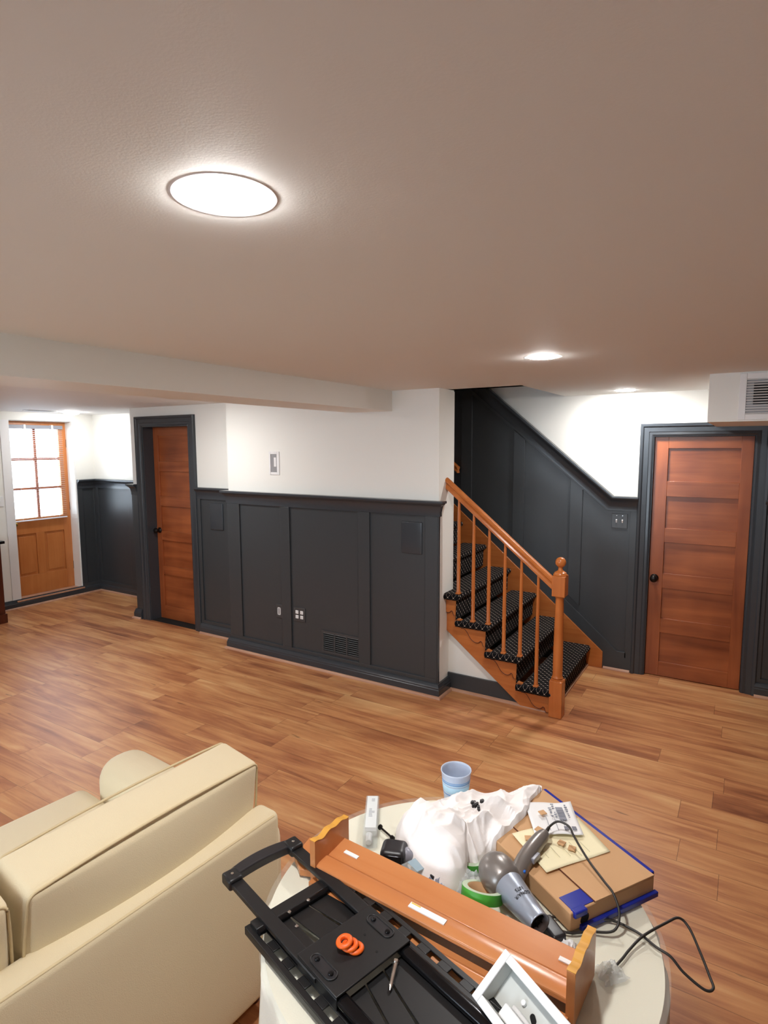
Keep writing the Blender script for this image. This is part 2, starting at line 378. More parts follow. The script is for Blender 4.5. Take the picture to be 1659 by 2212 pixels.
bm = new(); bx(bm, -4.0, -1.37, 4.05, 4.13, CZ, 5.2); bx(bm, -1.37, -1.29, 4.05, YR+0.12, CZ+0.12, 5.2); bx(bm, -4.1, -4.0, 4.05, YR+0.12, 0, 5.2); bx(bm, -4.1, -1.29, 4.05, YR+0.12, 5.2, 5.3)
struct('wall_stairwell', bm, M['wall'])
struct('wall_under_stairs', box(-4.0, -1.925, 4.15, 4.16, 0, 2.30), M['wall'])
# triangular white wall below the stringer
bm = new(); prism(bm, [(-1.925, 0), (-1.16, 0), (-1.925, 0.64)], 'y', 4.085, 4.12); struct('wall_knee', bm, M['wall'])
# ceiling beam and duct
struct('trim_1', box(-2.70, -2.32, YB, YM, 2.158, CZ), M['wall'])
struct('trim_2', box(-0.225, XR, 4.04, YR, 2.03, CZ), M['wall'])

# ------------------------------------------------------------------ wainscot
def cap_profile(z):   # moulded chair rail, top at z
    return [(0, z-0.115), (0.0195, z-0.115), (0.0195, z-0.085), (0.022, z-0.075), (0.026, z-0.05), (0.034, z-0.036), (0.046, z-0.026), (0.048, z-0.02), (0.058, z-0.018), (0.060, z-0.009), (0.058, z), (0, z)]
def base_profile():
    return [(0, 0), (0.028, 0), (0.028, 0.062), (0.024, 0.068), (0.024, 0.078), (0.018, 0.088), (0.014, 0.104), (0, 0.106)]
QR = [(0, 0), (0.019, 0), (0.018, 0.007), (0.014, 0.013), (0.008, 0.017), (0, 0.019)]
RZ = 1.495
PD = 0.019          # thickness of the applied boards
def wains_y(bm, y, x0, x1, stiles, z0=0.0, ztop=RZ, low=0.135, high=1.378):
    """boards on a wall facing -y; stiles = list of (xa, xb)"""
    bx(bm, x0, x1, y-0.004, y+0.001, z0, ztop-0.02)
    bx(bm, x0, x1, y-PD, y, high, ztop-0.01)
    bx(bm, x0, x1, y-PD, y, z0, low)
    for a, b in stiles: bx(bm, a, b, y-PD, y, low, high)
n_trim = [3]
def trim(bm, m, **kw):
    o = struct('trim_%d' % n_trim[0], bm, m, **kw); n_trim[0] += 1; return o
# middle wall (bumped out)
bm = new(); wains_y(bm, YM, -4.08, -1.925, [(-4.08, -3.936), (-3.448, -3.345), (-2.63, -2.523), (-2.026, -1.925)])
trim(bm, M['char'], bevel=0.0015)
bm = new(); sweep(bm, [(o, z) for o, z in cap_profile(RZ)], [(-4.08, YD), (-4.08, YM-0.001), (-1.925, YM-0.001), (-1.925, YM+0.012)]); trim(bm, M['charcasing'], autosmooth=30)
bm = new(); bx(bm, -4.096, -4.08, YM-0.016, YD, 0, RZ-0.02); bx(bm, -1.925, -1.915, YM-0.016, YM+0.006, 0.1, RZ-0.03); trim(bm, M['char'])
# passage wall right of door, left of door
bm = new(); wains_y(bm, YD, -4.70, -4.08, [(-4.70, -4.655), (-4.15, -4.08)]); wains_y(bm, YD, -5.72, -5.63, [(-5.72, -5.63)]); trim(bm, M['char'], bevel=0.0015)
bm = new(); sweep(bm, cap_profile(RZ), [(-4.705, YD), (-4.10, YD)]); trim(bm, M['charcasing'], autosmooth=30)
bm = new(); sweep(bm, cap_profile(RZ), [(-5.72, YD+0.4), (-5.72, YD), (-5.64, YD)]); trim(bm, M['charcasing'], autosmooth=30)
bm = new(); bx(bm, -5.736, -5.72, YD-0.016, YN, 0, RZ-0.02); trim(bm, M['char'])
# nook
bm = new(); wains_y(bm, YN, XE, -5.736, [(XE, XE+0.06), (-6.62, -6.50), (-5.86, -5.74)], high=1.375); trim(bm, M['char'], bevel=0.0015)
bm = new()
bx(bm, XE-0.001, XE+0.004, 4.385, YN, 0, RZ-0.02); bx(bm, XE, XE+0.016, 4.385, YN, 1.375, RZ-0.01); bx(bm, XE, XE+0.016, 4.385, YN, 0, 0.135); bx(bm, XE, XE+0.016, 4.385, 4.45, 0.135, 1.375); bx(bm, XE, XE+0.016, 4.60, YN, 0.135, 1.375)
trim(bm, M['char'], bevel=0.0015)
bm = new(); sweep(bm, cap_profile(RZ-0.01), [(XE, 4.385), (XE, YN), (-5.736, YN)]); trim(bm, M['charcasing'], autosmooth=30)
# baseboards
def baseb(name, path, h=1.0, q=True):
    bm = new(); sweep(bm, [(o, z*h) for o, z in base_profile()], path); struct('baseboard_'+name, bm, M['charcasing'], autosmooth=30)
    if q:
        bm = new(); P = [Vector((p[0], p[1], 0)) for p in path]
        sweep(bm, [(o+0.028, z) for o, z in QR], path); trim(bm, M['qround'], autosmooth=30)
baseb('left', [(XE, 2.6), (XE, YN), (-5.736, YN)])
baseb('passage', [(-5.736, 4.3), (-5.736, YD-0.016), (-5.64, YD-0.016)])
baseb('passage_right', [(-4.695, YD-0.016), (-4.15, YD-0.016)])
baseb('middle', [(-4.096, YD), (-4.096, YM-0.016), (-1.922, YM-0.016), (-1.922, 4.072)])
bm = new(); sweep(bm, QR, [(-1.894, 4.066), (-1.14, 4.066)]); trim(bm, M['qround'], autosmooth=30)
# dark board below knee wall rises higher than the moulded base
bm = new(); prism(bm, [(-1.922, 0), (-1.17, 0), (-1.17, 0.02), (-1.31, 0.135), (-1.922, 0.135)], 'y', 4.068, 4.086); trim(bm, M['char'])

# far wall beside the stairs: sloping wainscot
SL = 0.845
def sl(x): return 1.47 + SL*(-0.936-x)       # top line of the rail
bm = new()
XL = -4.0
poly = [(-0.745, 0), (-0.745, 1.46), (-0.936, 1.46), (XL, sl(XL)-0.01), (XL, 0)]
prism(bm, poly, 'y', YR-0.004, YR+0.001)
# top board, both slopes
prism(bm, [(-0.745, 1.356), (-0.745, 1.46), (-0.936, 1.46), (XL, sl(XL)-0.01), (XL, sl(XL)-0.20), (-0.99, 1.356)], 'y', YR-PD, YR)
def skl(x): return 0.145 + 0.858*(-0.978-x)    # top line of skirt board
# lower board
prism(bm, [(-0.745, 0), (-0.745, 0.12), (-0.795, 0.12), (-0.795, 0.165), (-0.865, 0.165), (XL, skl(XL)+0.19), (XL, 0)], 'y', YR-PD, YR)
def rail_low(x): return 1.356+SL*(-0.99-x)
for a, b in [(-0.805, -0.745), (-1.291, -1.188), (-1.80, -1.697), (-2.31, -2.205), (-2.82, -2.715), (-3.4, -3.3)]:
    lo = lambda x: skl(x)+0.19 if x < -0.865 else 0.12
    prism(bm, [(a, lo(a)-0.001), (b, lo(b)-0.001), (b, rail_low(b)+0.001 if b < -0.99 else 1.357), (a, rail_low(a)+0.001 if a < -0.99 else 1.357)], 'y', YR-PD, YR)
trim(bm, M['char'], bevel=0.0015)
bm = new()
prof = cap_profile(0)
path = [(-0.745, 1.477), (-0.936, 1.477), (XL, 1.477+SL*(-0.936-XL))]
rings = []
for i, (x, z) in enumerate(path):
    if i == 0: n = Vector((0, 0, 1)); k = 1
    elif i == 1:
        n1 = Vector((0, 0, 1)); n2 = Vector((SL, 0, 1)).normalized(); n = (n1+n2).normalized(); k = 1/n.dot(n1)
    else: n = Vector((SL, 0, 1)).normalized(); k = 1
    rings.append([bm.verts.new(Vector((x, YR-0.002-o, z)) + n*k*zz) for o, zz in prof])
for a, b in zip(rings, rings[1:]):
    for j in range(len(prof)): bm.faces.new((a[j], a[(j+1) % len(prof)], b[(j+1) % len(prof)], b[j]))
bm.faces.new(rings[0]); bm.faces.new(rings[-1][::-1])
trim(bm, M['charcasing'], autosmooth=30)
bm = new(); sweep(bm, QR, [(-0.97, YR-0.018), (-0.76, YR-0.018)]); trim(bm, M['qround'], autosmooth=30)
# right of right-hand door
bm = new(); wains_y(bm, YR, 0.12, XR, [(0.12, 0.16), (0.75, 0.85), (1.5, 1.6)]); trim(bm, M['char'])
bm = new(); sweep(bm, cap_profile(RZ), [(0.12, YR), (XR, YR)]); trim(bm, M['charcasing'], autosmooth=30)
baseb('far', [(0.125, YR-0.016), (XR, YR-0.016)])

bm = new(); bx(bm, XR-0.016, XR, YB, YR, 0, RZ); trim(bm, M['char'])
bm = new(); bx(bm, XE, WX0-0.05, YB, YB+0.016, 0, RZ); bx(bm, WX1+0.05, XR, YB, YB+0.016, 0, RZ); bx(bm, WX0-0.05, WX1+0.05, YB, YB+0.016, 0, WZ0-0.02); trim(bm, M['char'])
# ------------------------------------------------------------------ door casings and doors
def casing(x0, x1, ztop, y, w, wl=None):
    """picture-frame casing around opening x0..x1 up to ztop on wall facing -y"""
    wl = wl or w
    prof = [(0, 0.0), (0, 0.012), (0.012, 0.018), (0.03, 0.016), (0.034, 0.02), (w-0.03, 0.022), (w-0.022, 0.032), (w-0.006, 0.034), (w, 0.028), (w, 0.0)]
    bm = new(); rings = []
    for (x, z, dx, dz) in ((x0, 0, -1, 0), (x0, ztop, -1, 1), (x1, ztop, 1, 1), (x1, 0, 1, 0)):
        rings.append([bm.verts.new((x+dx*a, y-t, z+dz*a)) for a, t in prof])
    for a, b in zip(rings, rings[1:]):
        for j in range(len(prof)): bm.faces.new((a[j], a[(j+1) % len(prof)], b[(j+1) % len(prof)], b[j]))
    bm.faces.new(rings[0]); bm.faces.new(rings[-1][::-1])
    return bm
trim(casing(-5.52, -4.80, 2.115, YD, 0.10), M['charcasing'], autosmooth=28)
trim(casing(-0.655, 0.035, 1.965, YR, 0.098), M['charcasing'], autosmooth=28)
bm = new(); bx(bm, -5.519, -5.507, YD-0.006, 4.239, 0.001, 2.104); bx(bm, -4.813, -4.801, YD-0.006, 4.239, 0.001, 2.104); bx(bm, -5.519, -4.801, YD-0.006, 4.239, 2.104, 2.116); trim(bm, M['charcasing'])
bm = new(); bx(bm, -0.654, -0.650, YR-0.006, YR+0.064, 0.001, 1.960); bx(bm, 0.030, 0.034, YR-0.006, YR+0.064, 0.001, 1.960); bx(bm, -0.654, 0.034, YR-0.006, YR+0.064, 1.960, 1.964); trim(bm, M['charcasing'])

def panel_door(name, x0, x1, y, z0, z1, px0, px1, rows):
    """solid door facing -y with full width recessed panels"""
    root = sempty(name, (x0, y, z0))
    w = x1-x0; loc = lambda p: p
    bm = new(); bx(bm, 0, px0-x0, 0, 0.035, 0, z1-z0); bx(bm, px1-x0, w, 0, 0.035, 0, z1-z0)
    obj('stile', bm, M['cherry_v'], root, bevel=0.0015)
    zs = [z1]+[v for r in rows for v in r]+[z0]
    bm = new()
    for i in range(0, len(zs), 2): bx(bm, px0-x0, px1-x0, 0.0005, 0.035, zs[i+1]-z0, zs[i]-z0)
    obj('rail', bm, M['cherry'], root, bevel=0.0015)
    for (a, b) in rows:
        obj('panel', box(px0-x0, px1-x0, 0.017, 0.026, b-z0, a-z0), M['cherry'], root)
    return root
d1 = panel_door('door_1', -0.648, 0.028, YR+0.024, 0.006, 1.958, -0.548, -0.052, [(1.868, 1.608), (1.487, 1.232), (1.118, 0.862), (0.742, 0.490), (0.372, 0.125)])
def knob(root, x, y, z, m, axis=(0, -1, 0)):
    bm = new(); A = Vector(axis); Mq = Matrix.Translation((x, y, z)) @ A.to_track_quat('Z', 'Y').to_matrix().to_4x4()
    lathe(bm, [(0.03, 0), (0.031, 0.004), (0.024, 0.009), (0.012, 0.012), (0.011, 0.03), (0.02, 0.036), (0.027, 0.045), (0.029, 0.055), (0.026, 0.065), (0.015, 0.071), (0.003, 0.072)], n=28, M4=Mq)
    return obj('door_knob', bm, m, root, smooth=True)
knob(d1, 0.041, 0.0, 0.815, M['bronze'])
d2 = panel_door('door_2', -5.505, -4.815, 4.195, 0.006, 2.102, -5.43, -4.89, [(2.02, 1.74), (1.635, 1.365), (1.26, 0.985), (0.885, 0.60), (0.505, 0.15)])
knob(d2, 0.045, 0.0, 0.985, M['bronze'])
trim(box(-5.507, -4.813, YD, 4.24, 0.0, 0.004), M['dark'])
# room behind is closed off
struct('wall_behind_doors', box(-5.6, -4.7, 4.24, 4.27, 0, 2.2), M['dark'])
struct('wall_behind_far_door', box(-0.7, 0.1, YR+0.065, YR+0.1, 0, 2.0), M['dark'])

# exterior door in the left wall (faces +x)
XD = -7.45
d3 = sempty('door_3', (XD, 3.62, 0.095))
DH, DW = 2.115, 0.755
bm = new()
gy0, gy1, gz0, gz1 = 0.065, 0.655, 0.945, 2.03
bx(bm, -0.045, 0, 0, gy0, 0, DH); bx(bm, -0.045, 0, gy1, DW, 0, DH); obj('stile', bm, M['oakdoor'], d3, bevel=0.002)
bm = new(); bx(bm, -0.045, -0.0005, gy0, gy1, 0, 0.24); bx(bm, -0.045, -0.0005, gy0, gy1, 0.752, gz0); bx(bm, -0.045, -0.0005, gy0, gy1, gz1, DH); bx(bm, -0.045, -0.0005, 0.305, 0.405, 0.24, 0.752)
obj('rail', bm, M['oakdoor'], d3, bevel=0.002)
for a, b in ((gy0, 0.305), (0.405, gy1)):
    bm = new(); bx(bm, -0.030, -0.016, a, b, 0.24, 0.752)
    prism(bm, [(a+0.03, 0.27), (b-0.03, 0.27), (b-0.03, 0.722), (a+0.03, 0.722)], 'x', -0.02, -0.008)
    obj('panel', bm, M['oakdoor'], d3, bevel=0.002)
bm = new(); bx(bm, -0.040, -0.004, 0.345, 0.375, gz0, gz1)
for z in (gz0+0.355, gz0+0.715): bx(bm, -0.040, -0.0045, gy0, gy1, z-0.015, z+0.015)
obj('muntin', bm, M['cherry_v'], d3)
obj('pane', box(-0.024, -0.021, gy0, gy1, gz0, gz1), M['glass'], d3)
knob(d3, 0.0, 0.038, 0.885, M['brass'], (1, 0, 0))
bm = new(); Mq = T(0, 0.038, 1.115) @ Vector((1, 0, 0)).to_track_quat('Z', 'Y').to_matrix().to_4x4()
lathe(bm, [(0.032, 0), (0.032, 0.008), (0.022, 0.016), (0.018, 0.024), (0.004, 0.025)], n=24, M4=Mq); obj('deadbolt', bm, M['brass'], d3, smooth=True)
for z in (0.28, 1.05, 1.85):
    bm = new(); bx(bm, -0.006, 0.004, DW-0.008, DW+0.008, z-0.05, z+0.05); lathe(bm, [(0.007, -0.052), (0.007, 0.052)], (0.004, DW+0.002, z), n=10); obj('hinge', bm, M['bronze'], d3)
# jambs, threshold
bm = new(); bx(bm, XE-0.3, XE+0.006, 3.52, 3.618, 0.075, 2.215); bx(bm, XE-0.3, XE+0.006, 4.38, 4.385, 0.075, 2.215); bx(bm, XE-0.3, XE-0.05, 3.6, 4.385, 2.208, 2.22)
trim(bm, M['white'])
bm = new(); bx(bm, XE-0.3, XE+0.03, 3.56, 4.40, 0.075, 0.093); bx(bm, XE-0.001, XE+0.012, 3.57, 4.39, 0.055, 0.076); trim(bm, M['qround'], bevel=0.003)
# venetian blind on the door
bl = thing('window_blind', 'white slatted blind hung over the glass of the exterior wooden door', 'blind', (XD+0.012, 3.62+gy0-0.02, 0.095+gz1-0.005))
BW = gy1-gy0+0.055
bm = new(); bx(bm, 0, 0.038, 0, BW, 0, 0.045); obj('headrail', bm, M['headrail'], bl, bevel=0.003)
for y in (0.17, 0.50):
    obj('clip', box(-0.002, 0.042, y, y+0.025, -0.012, 0.05), M['white'], bl, bevel=0.002)
bm = new()
nsl = 44
for i in range(nsl):
    z = -0.02 - i*0.0245
    tbox(bm, T(0.019, 0, z) @ Matrix.Rotation(math.radians(-8), 4, 'Y'), -0.0115, 0.0115, 0.004, BW-0.004, -0.0004, 0.0004)
obj('slats', bm, M['slat'], bl)
bm = new()
for y in (0.1, BW/2, BW-0.1):
    bx(bm, 0.0185, 0.0195, y, y+0.0015, -0.02-nsl*0.0245, 0); 
obj('ladder_cord', bm, M['slat'], bl)
obj('bottom_rail', box(0.008, 0.03, 0.003, BW-0.003, -0.035-nsl*0.0245, -0.022-nsl*0.0245), M['slat'], bl, bevel=0.002)
# outside: patio and low blue bench
struct('floor_patio', box(-13, XE-0.3, 0, 9, -0.1, 0.05), M['outwhite'])
bt = thing('garden_bench', 'blue painted bench outside beyond the door glass', 'bench', (-10.3, 3.9, 0.05))
obj('seat', box(-0.2, 0.2, -1.1, 1.1, 0.42, 0.47), M['outblue'], bt)
for y in (-0.95, 0.95): obj('leg', box(-0.18, 0.18, y-0.03, y+0.03, 0, 0.42), M['outblue'], bt)

# ================================================================== STAIRCASE
st = thing('staircase', 'carpeted staircase with wooden stringer, turned newel post and slim balusters', 'staircase', (-1.07, 4.05, 0))
SO = Vector((-1.07, 4.05, 0))
RISE, RUN, NX, NZ = 0.1995, 0.2405, -1.077, 0.182
YS = 4.050          # face of the stringer
NS = 12
def nose(i): return NX - RUN*i, NZ + RISE*i     # i = 0..: carpet nosing front/top
CT = 0.046                                     # nosing thickness
for i in range(NS):
    nx, nz = nose(i)
    ya = 3.998 if i < 4 else 4.162
    yb = 5.150
    if i == 0: ya = 4.0
    bm = new(); uvl = bm.loops.layers.uv.new('UVMap')
    # profile along x-z: from back of tread to nosing round, under, down the riser
    back = nx - RUN + 0.028 - 0.02
    prof = [(back, nz)]
    r = CT/2
    for k in range(9):
        a = PI/2 - PI*k/8
        prof.append((nx - r + r*math.cos(a), nz - r + r*math.sin(a)))
    rz = nz - RISE if i > 0 else 0.0
    prof += [(nx-0.030, nz-CT), (nx-0.034, rz+0.0)]
    prof2 = [(back, rz)]
    s = [0]
    for a, b in zip(prof, prof[1:]): s.append(s[-1] + math.hypot(b[0]-a[0], b[1]-a[1]))
    ylist = [ya, ya+0.006, yb]
    # side roll: the carpet wraps over the tread end
    V_ = [[bm.verts.new((p[0]-SO.x, y-SO.y, p[1])) for p in prof] for y in (ya+0.012, yb)]
    for j in range(len(prof)-1):
        f = bm.faces.new((V_[0][j], V_[0][j+1], V_[1][j+1], V_[1][j]))
        for l in f.loops:
            v = l.vert; jj = V_[0].index(v) if v in V_[0] else V_[1].index(v)
            l[uvl].uv = (s[jj], v.co.y)
    # end roll (facing -y): rounded lip along x from nosing back
    if i < 4:
        xe = max(nx-RUN-0.035, -1.95); 
        lip = []
        for k in range(7):
            a = PI/2 + PI*k/6
            lip.append((ya+0.012+0.023*math.cos(a), nz-r+r*math.sin(a)))
        xs = [nx-0.006, nx-0.02, xe+0.008, xe]
        rr = []
        for q, x in enumerate(xs):
            sh = 0.6 if q in (0, 3) else 1.0
            rr.append([bm.verts.new((x-SO.x, ya+0.012-SO.y+(a_-ya-0.012)*sh, (nz-r)+(z_-(nz-r))*(0.85 if q in (0, 3) else 1))) for a_, z_ in lip])
        for q in range(3):
            for k in range(6):
                f = bm.faces.new((rr[q][k], rr[q+1][k], rr[q+1][k+1], rr[q][k+1]))
                for l in f.loops: l[uvl].uv = (l.vert.co.x+0.018, l.vert.co.z*1.0 - l.vert.co.y*0.5 - nz*1.0 + 0.02)
        for e in (rr[0], rr[3][::-1]):
            f = bm.faces.new(e)
            for l in f.loops: l[uvl].uv = (l.vert.co.y, l.vert.co.z)
        # underside + nosing cap
        f = bm.faces.new([bm.verts.new((x-SO.x, y-SO.y, nz-CT)) for x, y in ((nx-0.02, ya), (xe, ya), (xe, YS+0.02), (nx-0.02, YS+0.02))])
        f = bm.faces.new([bm.verts.new((p[0]-SO.x, ya+0.012-SO.y, p[1])) for p in prof[1:10]] )
        for l in f.loops: l[uvl].uv = (l.vert.co.x, l.vert.co.z)
    o = obj('carpeted_step', bm, M['carpet'], st, autosmooth=50)
# stringer with saw tooth top (face at YS)
pts = [(-1.10, 0.0), (-1.31, 0.0)]
low = lambda x: 0.479 - 0.79*(x+1.925)
pts = [(-1.075, 0.0), (-1.319, 0.0), (-1.925, low(-1.925))]
top = []
for i in range(4):
    nx, nz = nose(i); top += [(nx-0.034, (nz-RISE) if i else 0.0), (nx-0.034, nz-CT)]
top.append((-1.925, nose(3)[1]-CT))
top[0] = (nose(0)[0]-0.034, 0.0)
bm = new(); prism(bm, [(x-SO.x, z) for x, z in (pts[1:] + top[::-1])], 'y', YS-SO.y, YS+0.03-SO.y)
obj('stringer', bm, M['stairwood'], st, bevel=0.0015)
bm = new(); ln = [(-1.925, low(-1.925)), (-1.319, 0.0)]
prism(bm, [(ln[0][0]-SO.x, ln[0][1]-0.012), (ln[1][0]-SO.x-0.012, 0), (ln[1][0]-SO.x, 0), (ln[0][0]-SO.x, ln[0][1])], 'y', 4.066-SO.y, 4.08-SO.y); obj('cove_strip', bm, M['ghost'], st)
# scroll brackets: an applied board with a wavy lower edge below each tread end
for i in range(4):
    nx, nz = nose(i); x1 = nx-0.036; zt = nz-CT-0.001; xb = nx-RUN-0.03
    pts = [(x1, zt), (x1, zt-0.118)]
    wave = [(-0.018, -0.128), (-0.028, -0.118), (-0.034, -0.098), (-0.046, -0.092), (-0.058, -0.104), (-0.075, -0.110), (-0.10, -0.104), (-0.125, -0.085), (-0.145, -0.055), (-0.165, -0.028), (-0.185, -0.016), (-0.205, -0.018)]
    pts += [(x1+a, zt+b) for a, b in wave] + [(x1-0.225, zt-0.012), (x1-0.225, zt)]
    pts = [(max(p[0], -1.925), p[1]) for p in pts]
    sp = []
    for p in pts:
        if not sp or (abs(p[0]-sp[-1][0])+abs(p[1]-sp[-1][1])) > 1e-5: sp.append(p)
    bm = new(); prism(bm, [(x-SO.x, z) for x, z in sp], 'y', YS-0.013-SO.y, YS+0.001-SO.y); obj('scroll_bracket', bm, M['stairwood'], st, bevel=0.001)
    bm = new(); path = [(max(x1+a, -1.925)-SO.x, YS-0.010-SO.y, zt+b) for a, b in wave]; tube(bm, smooth_path(path, 3), 0.0042, n=6); obj('scroll_groove', bm, M['groove'], st)
# skirt board on the far wall
bm = new(); XL2 = -3.95
prism(bm, [(-0.978-SO.x, 0), (-0.978-SO.x, 0.143), (XL2-SO.x, skl(XL2)), (XL2-SO.x, skl(XL2)-0.6), (-1.3-SO.x, 0)], 'y', 5.138-SO.y, 5.166-SO.y); obj('skirt_board', bm, M['stairwood'], st, bevel=0.002)
# floor trim in front of the first riser
bm = new(); bx(bm, nose(0)[0]-0.034-SO.x, nose(0)[0]-0.012-SO.x, 4.10-SO.y, 5.14-SO.y, 0, 0.016); obj('shoe_moulding', bm, M['qround'], st, bevel=0.004)
# newel post
NXc, NYc = -1.062, 4.037; hb = 0.045
bm = new(); c = (NXc-SO.x, NYc-SO.y)
bx(bm, c[0]-hb, c[0]+hb, c[1]-hb, c[1]+hb, 0, 0.265)
obj('newel_base', bm, M['stairwood_v'], st, bevel=0.004)
bm = new(); bx(bm, c[0]-hb, c[0]+hb, c[1]-hb, c[1]+hb, 0.865, 1.010)
obj('newel_block', bm, M['stairwood_v'], st, bevel=0.004)
bm = new()
lathe(bm, [(0.044, 0.262), (0.044, 0.270), (0.034, 0.274), (0.040, 0.284), (0.034, 0.294), (0.033, 0.30), (0.0335, 0.45), (0.031, 0.65), (0.0275, 0.84), (0.028, 0.85), (0.034, 0.858), (0.036, 0.862), (0.030, 0.870)], (c[0], c[1], 0), n=36)
lathe(bm, [(0.046, 1.008), (0.048, 1.016), (0.042, 1.022), (0.040, 1.030), (0.030, 1.036), (0.018, 1.044), (0.014, 1.056), (0.016, 1.070)], (c[0], c[1], 0), n=36)
obj('newel_shaft', bm, M['stairwood_v'], st, autosmooth=40)
bm = new(); prof = [(0.002, -0.036)]+[(0.036*math.sin(a), -0.036*math.cos(a)) for a in [PI*k/16 for k in range(1, 16)]]+[(0.002, 0.036)]
lathe(bm, prof, (c[0], c[1], 1.100), n=36); obj('newel_ball', bm, M['stairwood_v'], st, smooth=True)
# handrail
def hr(x): return 0.985 + 0.8235*(-1.107-x)   # top of rail
rp = [(-0.026, -0.062), (0.026, -0.062), (0.026, -0.050), (0.019, -0.040), (0.021, -0.030), (0.031, -0.022), (0.032, -0.010), (0.022, -0.002), (0.0, 0.002), (-0.022, -0.002), (-0.032, -0.010), (-0.031, -0.022), (-0.021, -0.030), (-0.019, -0.040), (-0.026, -0.050)]
bm = new(); rings = []
n_ = Vector((0.8235, 0, 1)).normalized()
for x in (-1.107, -1.925):
    rings.append([bm.verts.new((x-SO.x, 4.04-SO.y+a, hr(x)+b*1.28)) for a, b in rp])
for j in range(len(rp)): bm.faces.new((rings[0][j], rings[0][(j+1) % len(rp)], rings[1][(j+1) % len(rp)], rings[1][j]))
bm.faces.new(rings[0]); bm.faces.new(rings[1][::-1])
obj('handrail', bm, M['stairwood'], st, autosmooth=25)
# balusters
BX = [(-1.822, 3), (-1.702, 2), (-1.580, 2), (-1.458, 1), (-1.335, 1), (-1.212, 0)]
for x, i in BX:
    z0 = nose(i)[1]; z1 = hr(x)-0.072
    H = z1-z0
    bm = new(); cx, cyy = x-SO.x, 4.035-SO.y
    lathe(bm, [(0.015, z0+0.0), (0.015, z0+0.03), (0.0135, z0+0.034), (0.0135, z0+H*0.4), (0.0115, z0+H*0.75), (0.0095, z1+0.004)], (cx, cyy, 0), n=14)
    b = obj('baluster', bm, M['stairwood_v'], st, autosmooth=40)
    bm = new(); bx(bm, cx-0.018, cx+0.018, cyy-0.018, cyy+0.018, z0-0.001, z0+0.014); obj('baluster_shoe', bm, M['stairwood_v'], b, bevel=0.004)
# wall-side handrail up in the stairwell
wr = thing('wall_handrail', 'short end of a wooden wall handrail in the dark stairwell', 'handrail', (-2.31, 5.09, 1.675))
bm = new(); rings = []
for x in (0.0, -1.3):
    rings.append([bm.verts.new((x, a, 0.03+b-x*SL)) for a, b in rp])
for j in range(len(rp)): bm.faces.new((rings[0][j], rings[0][(j+1) % len(rp)], rings[1][(j+1) % len(rp)], rings[1][j]))
bm.faces.new(rings[0]); bm.faces.new(rings[1][::-1]); obj('rail', bm, M['stairwood'], wr, autosmooth=25)
bm = new(); tube(bm, [(-0.3, 0.07, 0.20), (-0.3, 0.03, 0.20), (-0.3, 0.0, 0.225)], 0.007); obj('bracket', bm, M['bronze'], wr)

# ================================================================== CEILING LAMPS
LP = [((-0.762, 0.742), 'largest round ceiling lamp glaring close overhead at the left', 0.068),
      ((-0.850, 2.815), 'round ceiling lamp in front of the stairwell opening', 0.070),
      ((-0.832, 4.868), 'round ceiling lamp near the far wall above the light switches', 0.072),
      ((-4.104, 3.064), 'round ceiling lamp beyond the beam, partly hidden by it', 0.070),
      ((-6.835, 4.100), 'bright round ceiling lamp in the nook by the exterior door', 0.092)]
def ceiling_lamp(x, y, label, r=0.068, dome=0.009, m='lens', group='round recessed ceiling lamps'):
    t = thing('ceiling_lamp', label, 'ceiling lamp', (x, y, CZ), 0, group)
    bm = new(); lathe(bm, [(r-0.003, -0.0006), (r+0.017, -0.0008), (r+0.020, -0.0001)], n=64, cap=False); obj('trim_ring', bm, M['white'], t)
    bm = new(); lathe(bm, [(0.001, -dome)]+[(r*math.sin(a), -dome*math.cos(a)) for a in [PI/2*k/10 for k in range(1, 10)]]+[(r, 0.0)], n=64, cap=False); obj('lens', bm, M[m], t, smooth=True)
    return t
for (x, y), lb, r in LP: ceiling_lamp(x, y, lb, r, 0.036 if r > 0.09 else 0.009, 'lens_soft' if r > 0.09 else 'lens')
# extra lamp outside the frame, in line with the beam lamp, added for brightness
for x, y, lb in ((-4.1, 1.0, 'added round ceiling lamp out of view at the left beyond the beam'),):
    ceiling_lamp(x, y, lb)
# portal for the daylight of the door glass
pl = bpy.data.lights.new('door_portal', 'AREA'); pl.shape = 'RECTANGLE'; pl.size = 1.1; pl.size_y = 0.62; pl.cycles.is_portal = True
po = bpy.data.objects.new('door_portal', pl); COL.objects.link(po); po.location = (XD-0.06, 3.62+0.36, 0.095+1.49); po.rotation_euler = (0, -PI/2, 0)
pl = bpy.data.lights.new('added_window_portal', 'AREA'); pl.shape = 'RECTANGLE'; pl.size = 3.0; pl.size_y = 1.35; pl.cycles.is_portal = True  # portal for the window added behind the viewer
po = bpy.data.objects.new('added_window_portal', pl); COL.objects.link(po); po.location = (-2.4, YB-0.12, 1.425); po.rotation_euler = (PI/2, 0, 0)
# ceiling vent in the nook
cv = thing('ceiling_vent', 'slim white ceiling vent beside the nook lamp', 'vent', (-6.85, 3.74, CZ))
bm = new(); bx(bm, -0.06, 0.06, -0.16, 0.16, -0.006, 0.0); obj('frame', bm, M['white'], cv, bevel=0.002)
bm = new()
for k in range(6): bx(bm, -0.045+k*0.017, -0.037+k*0.017, -0.14, 0.14, -0.0075, -0.004)
obj('slot', bm, M['ventslat'], cv)

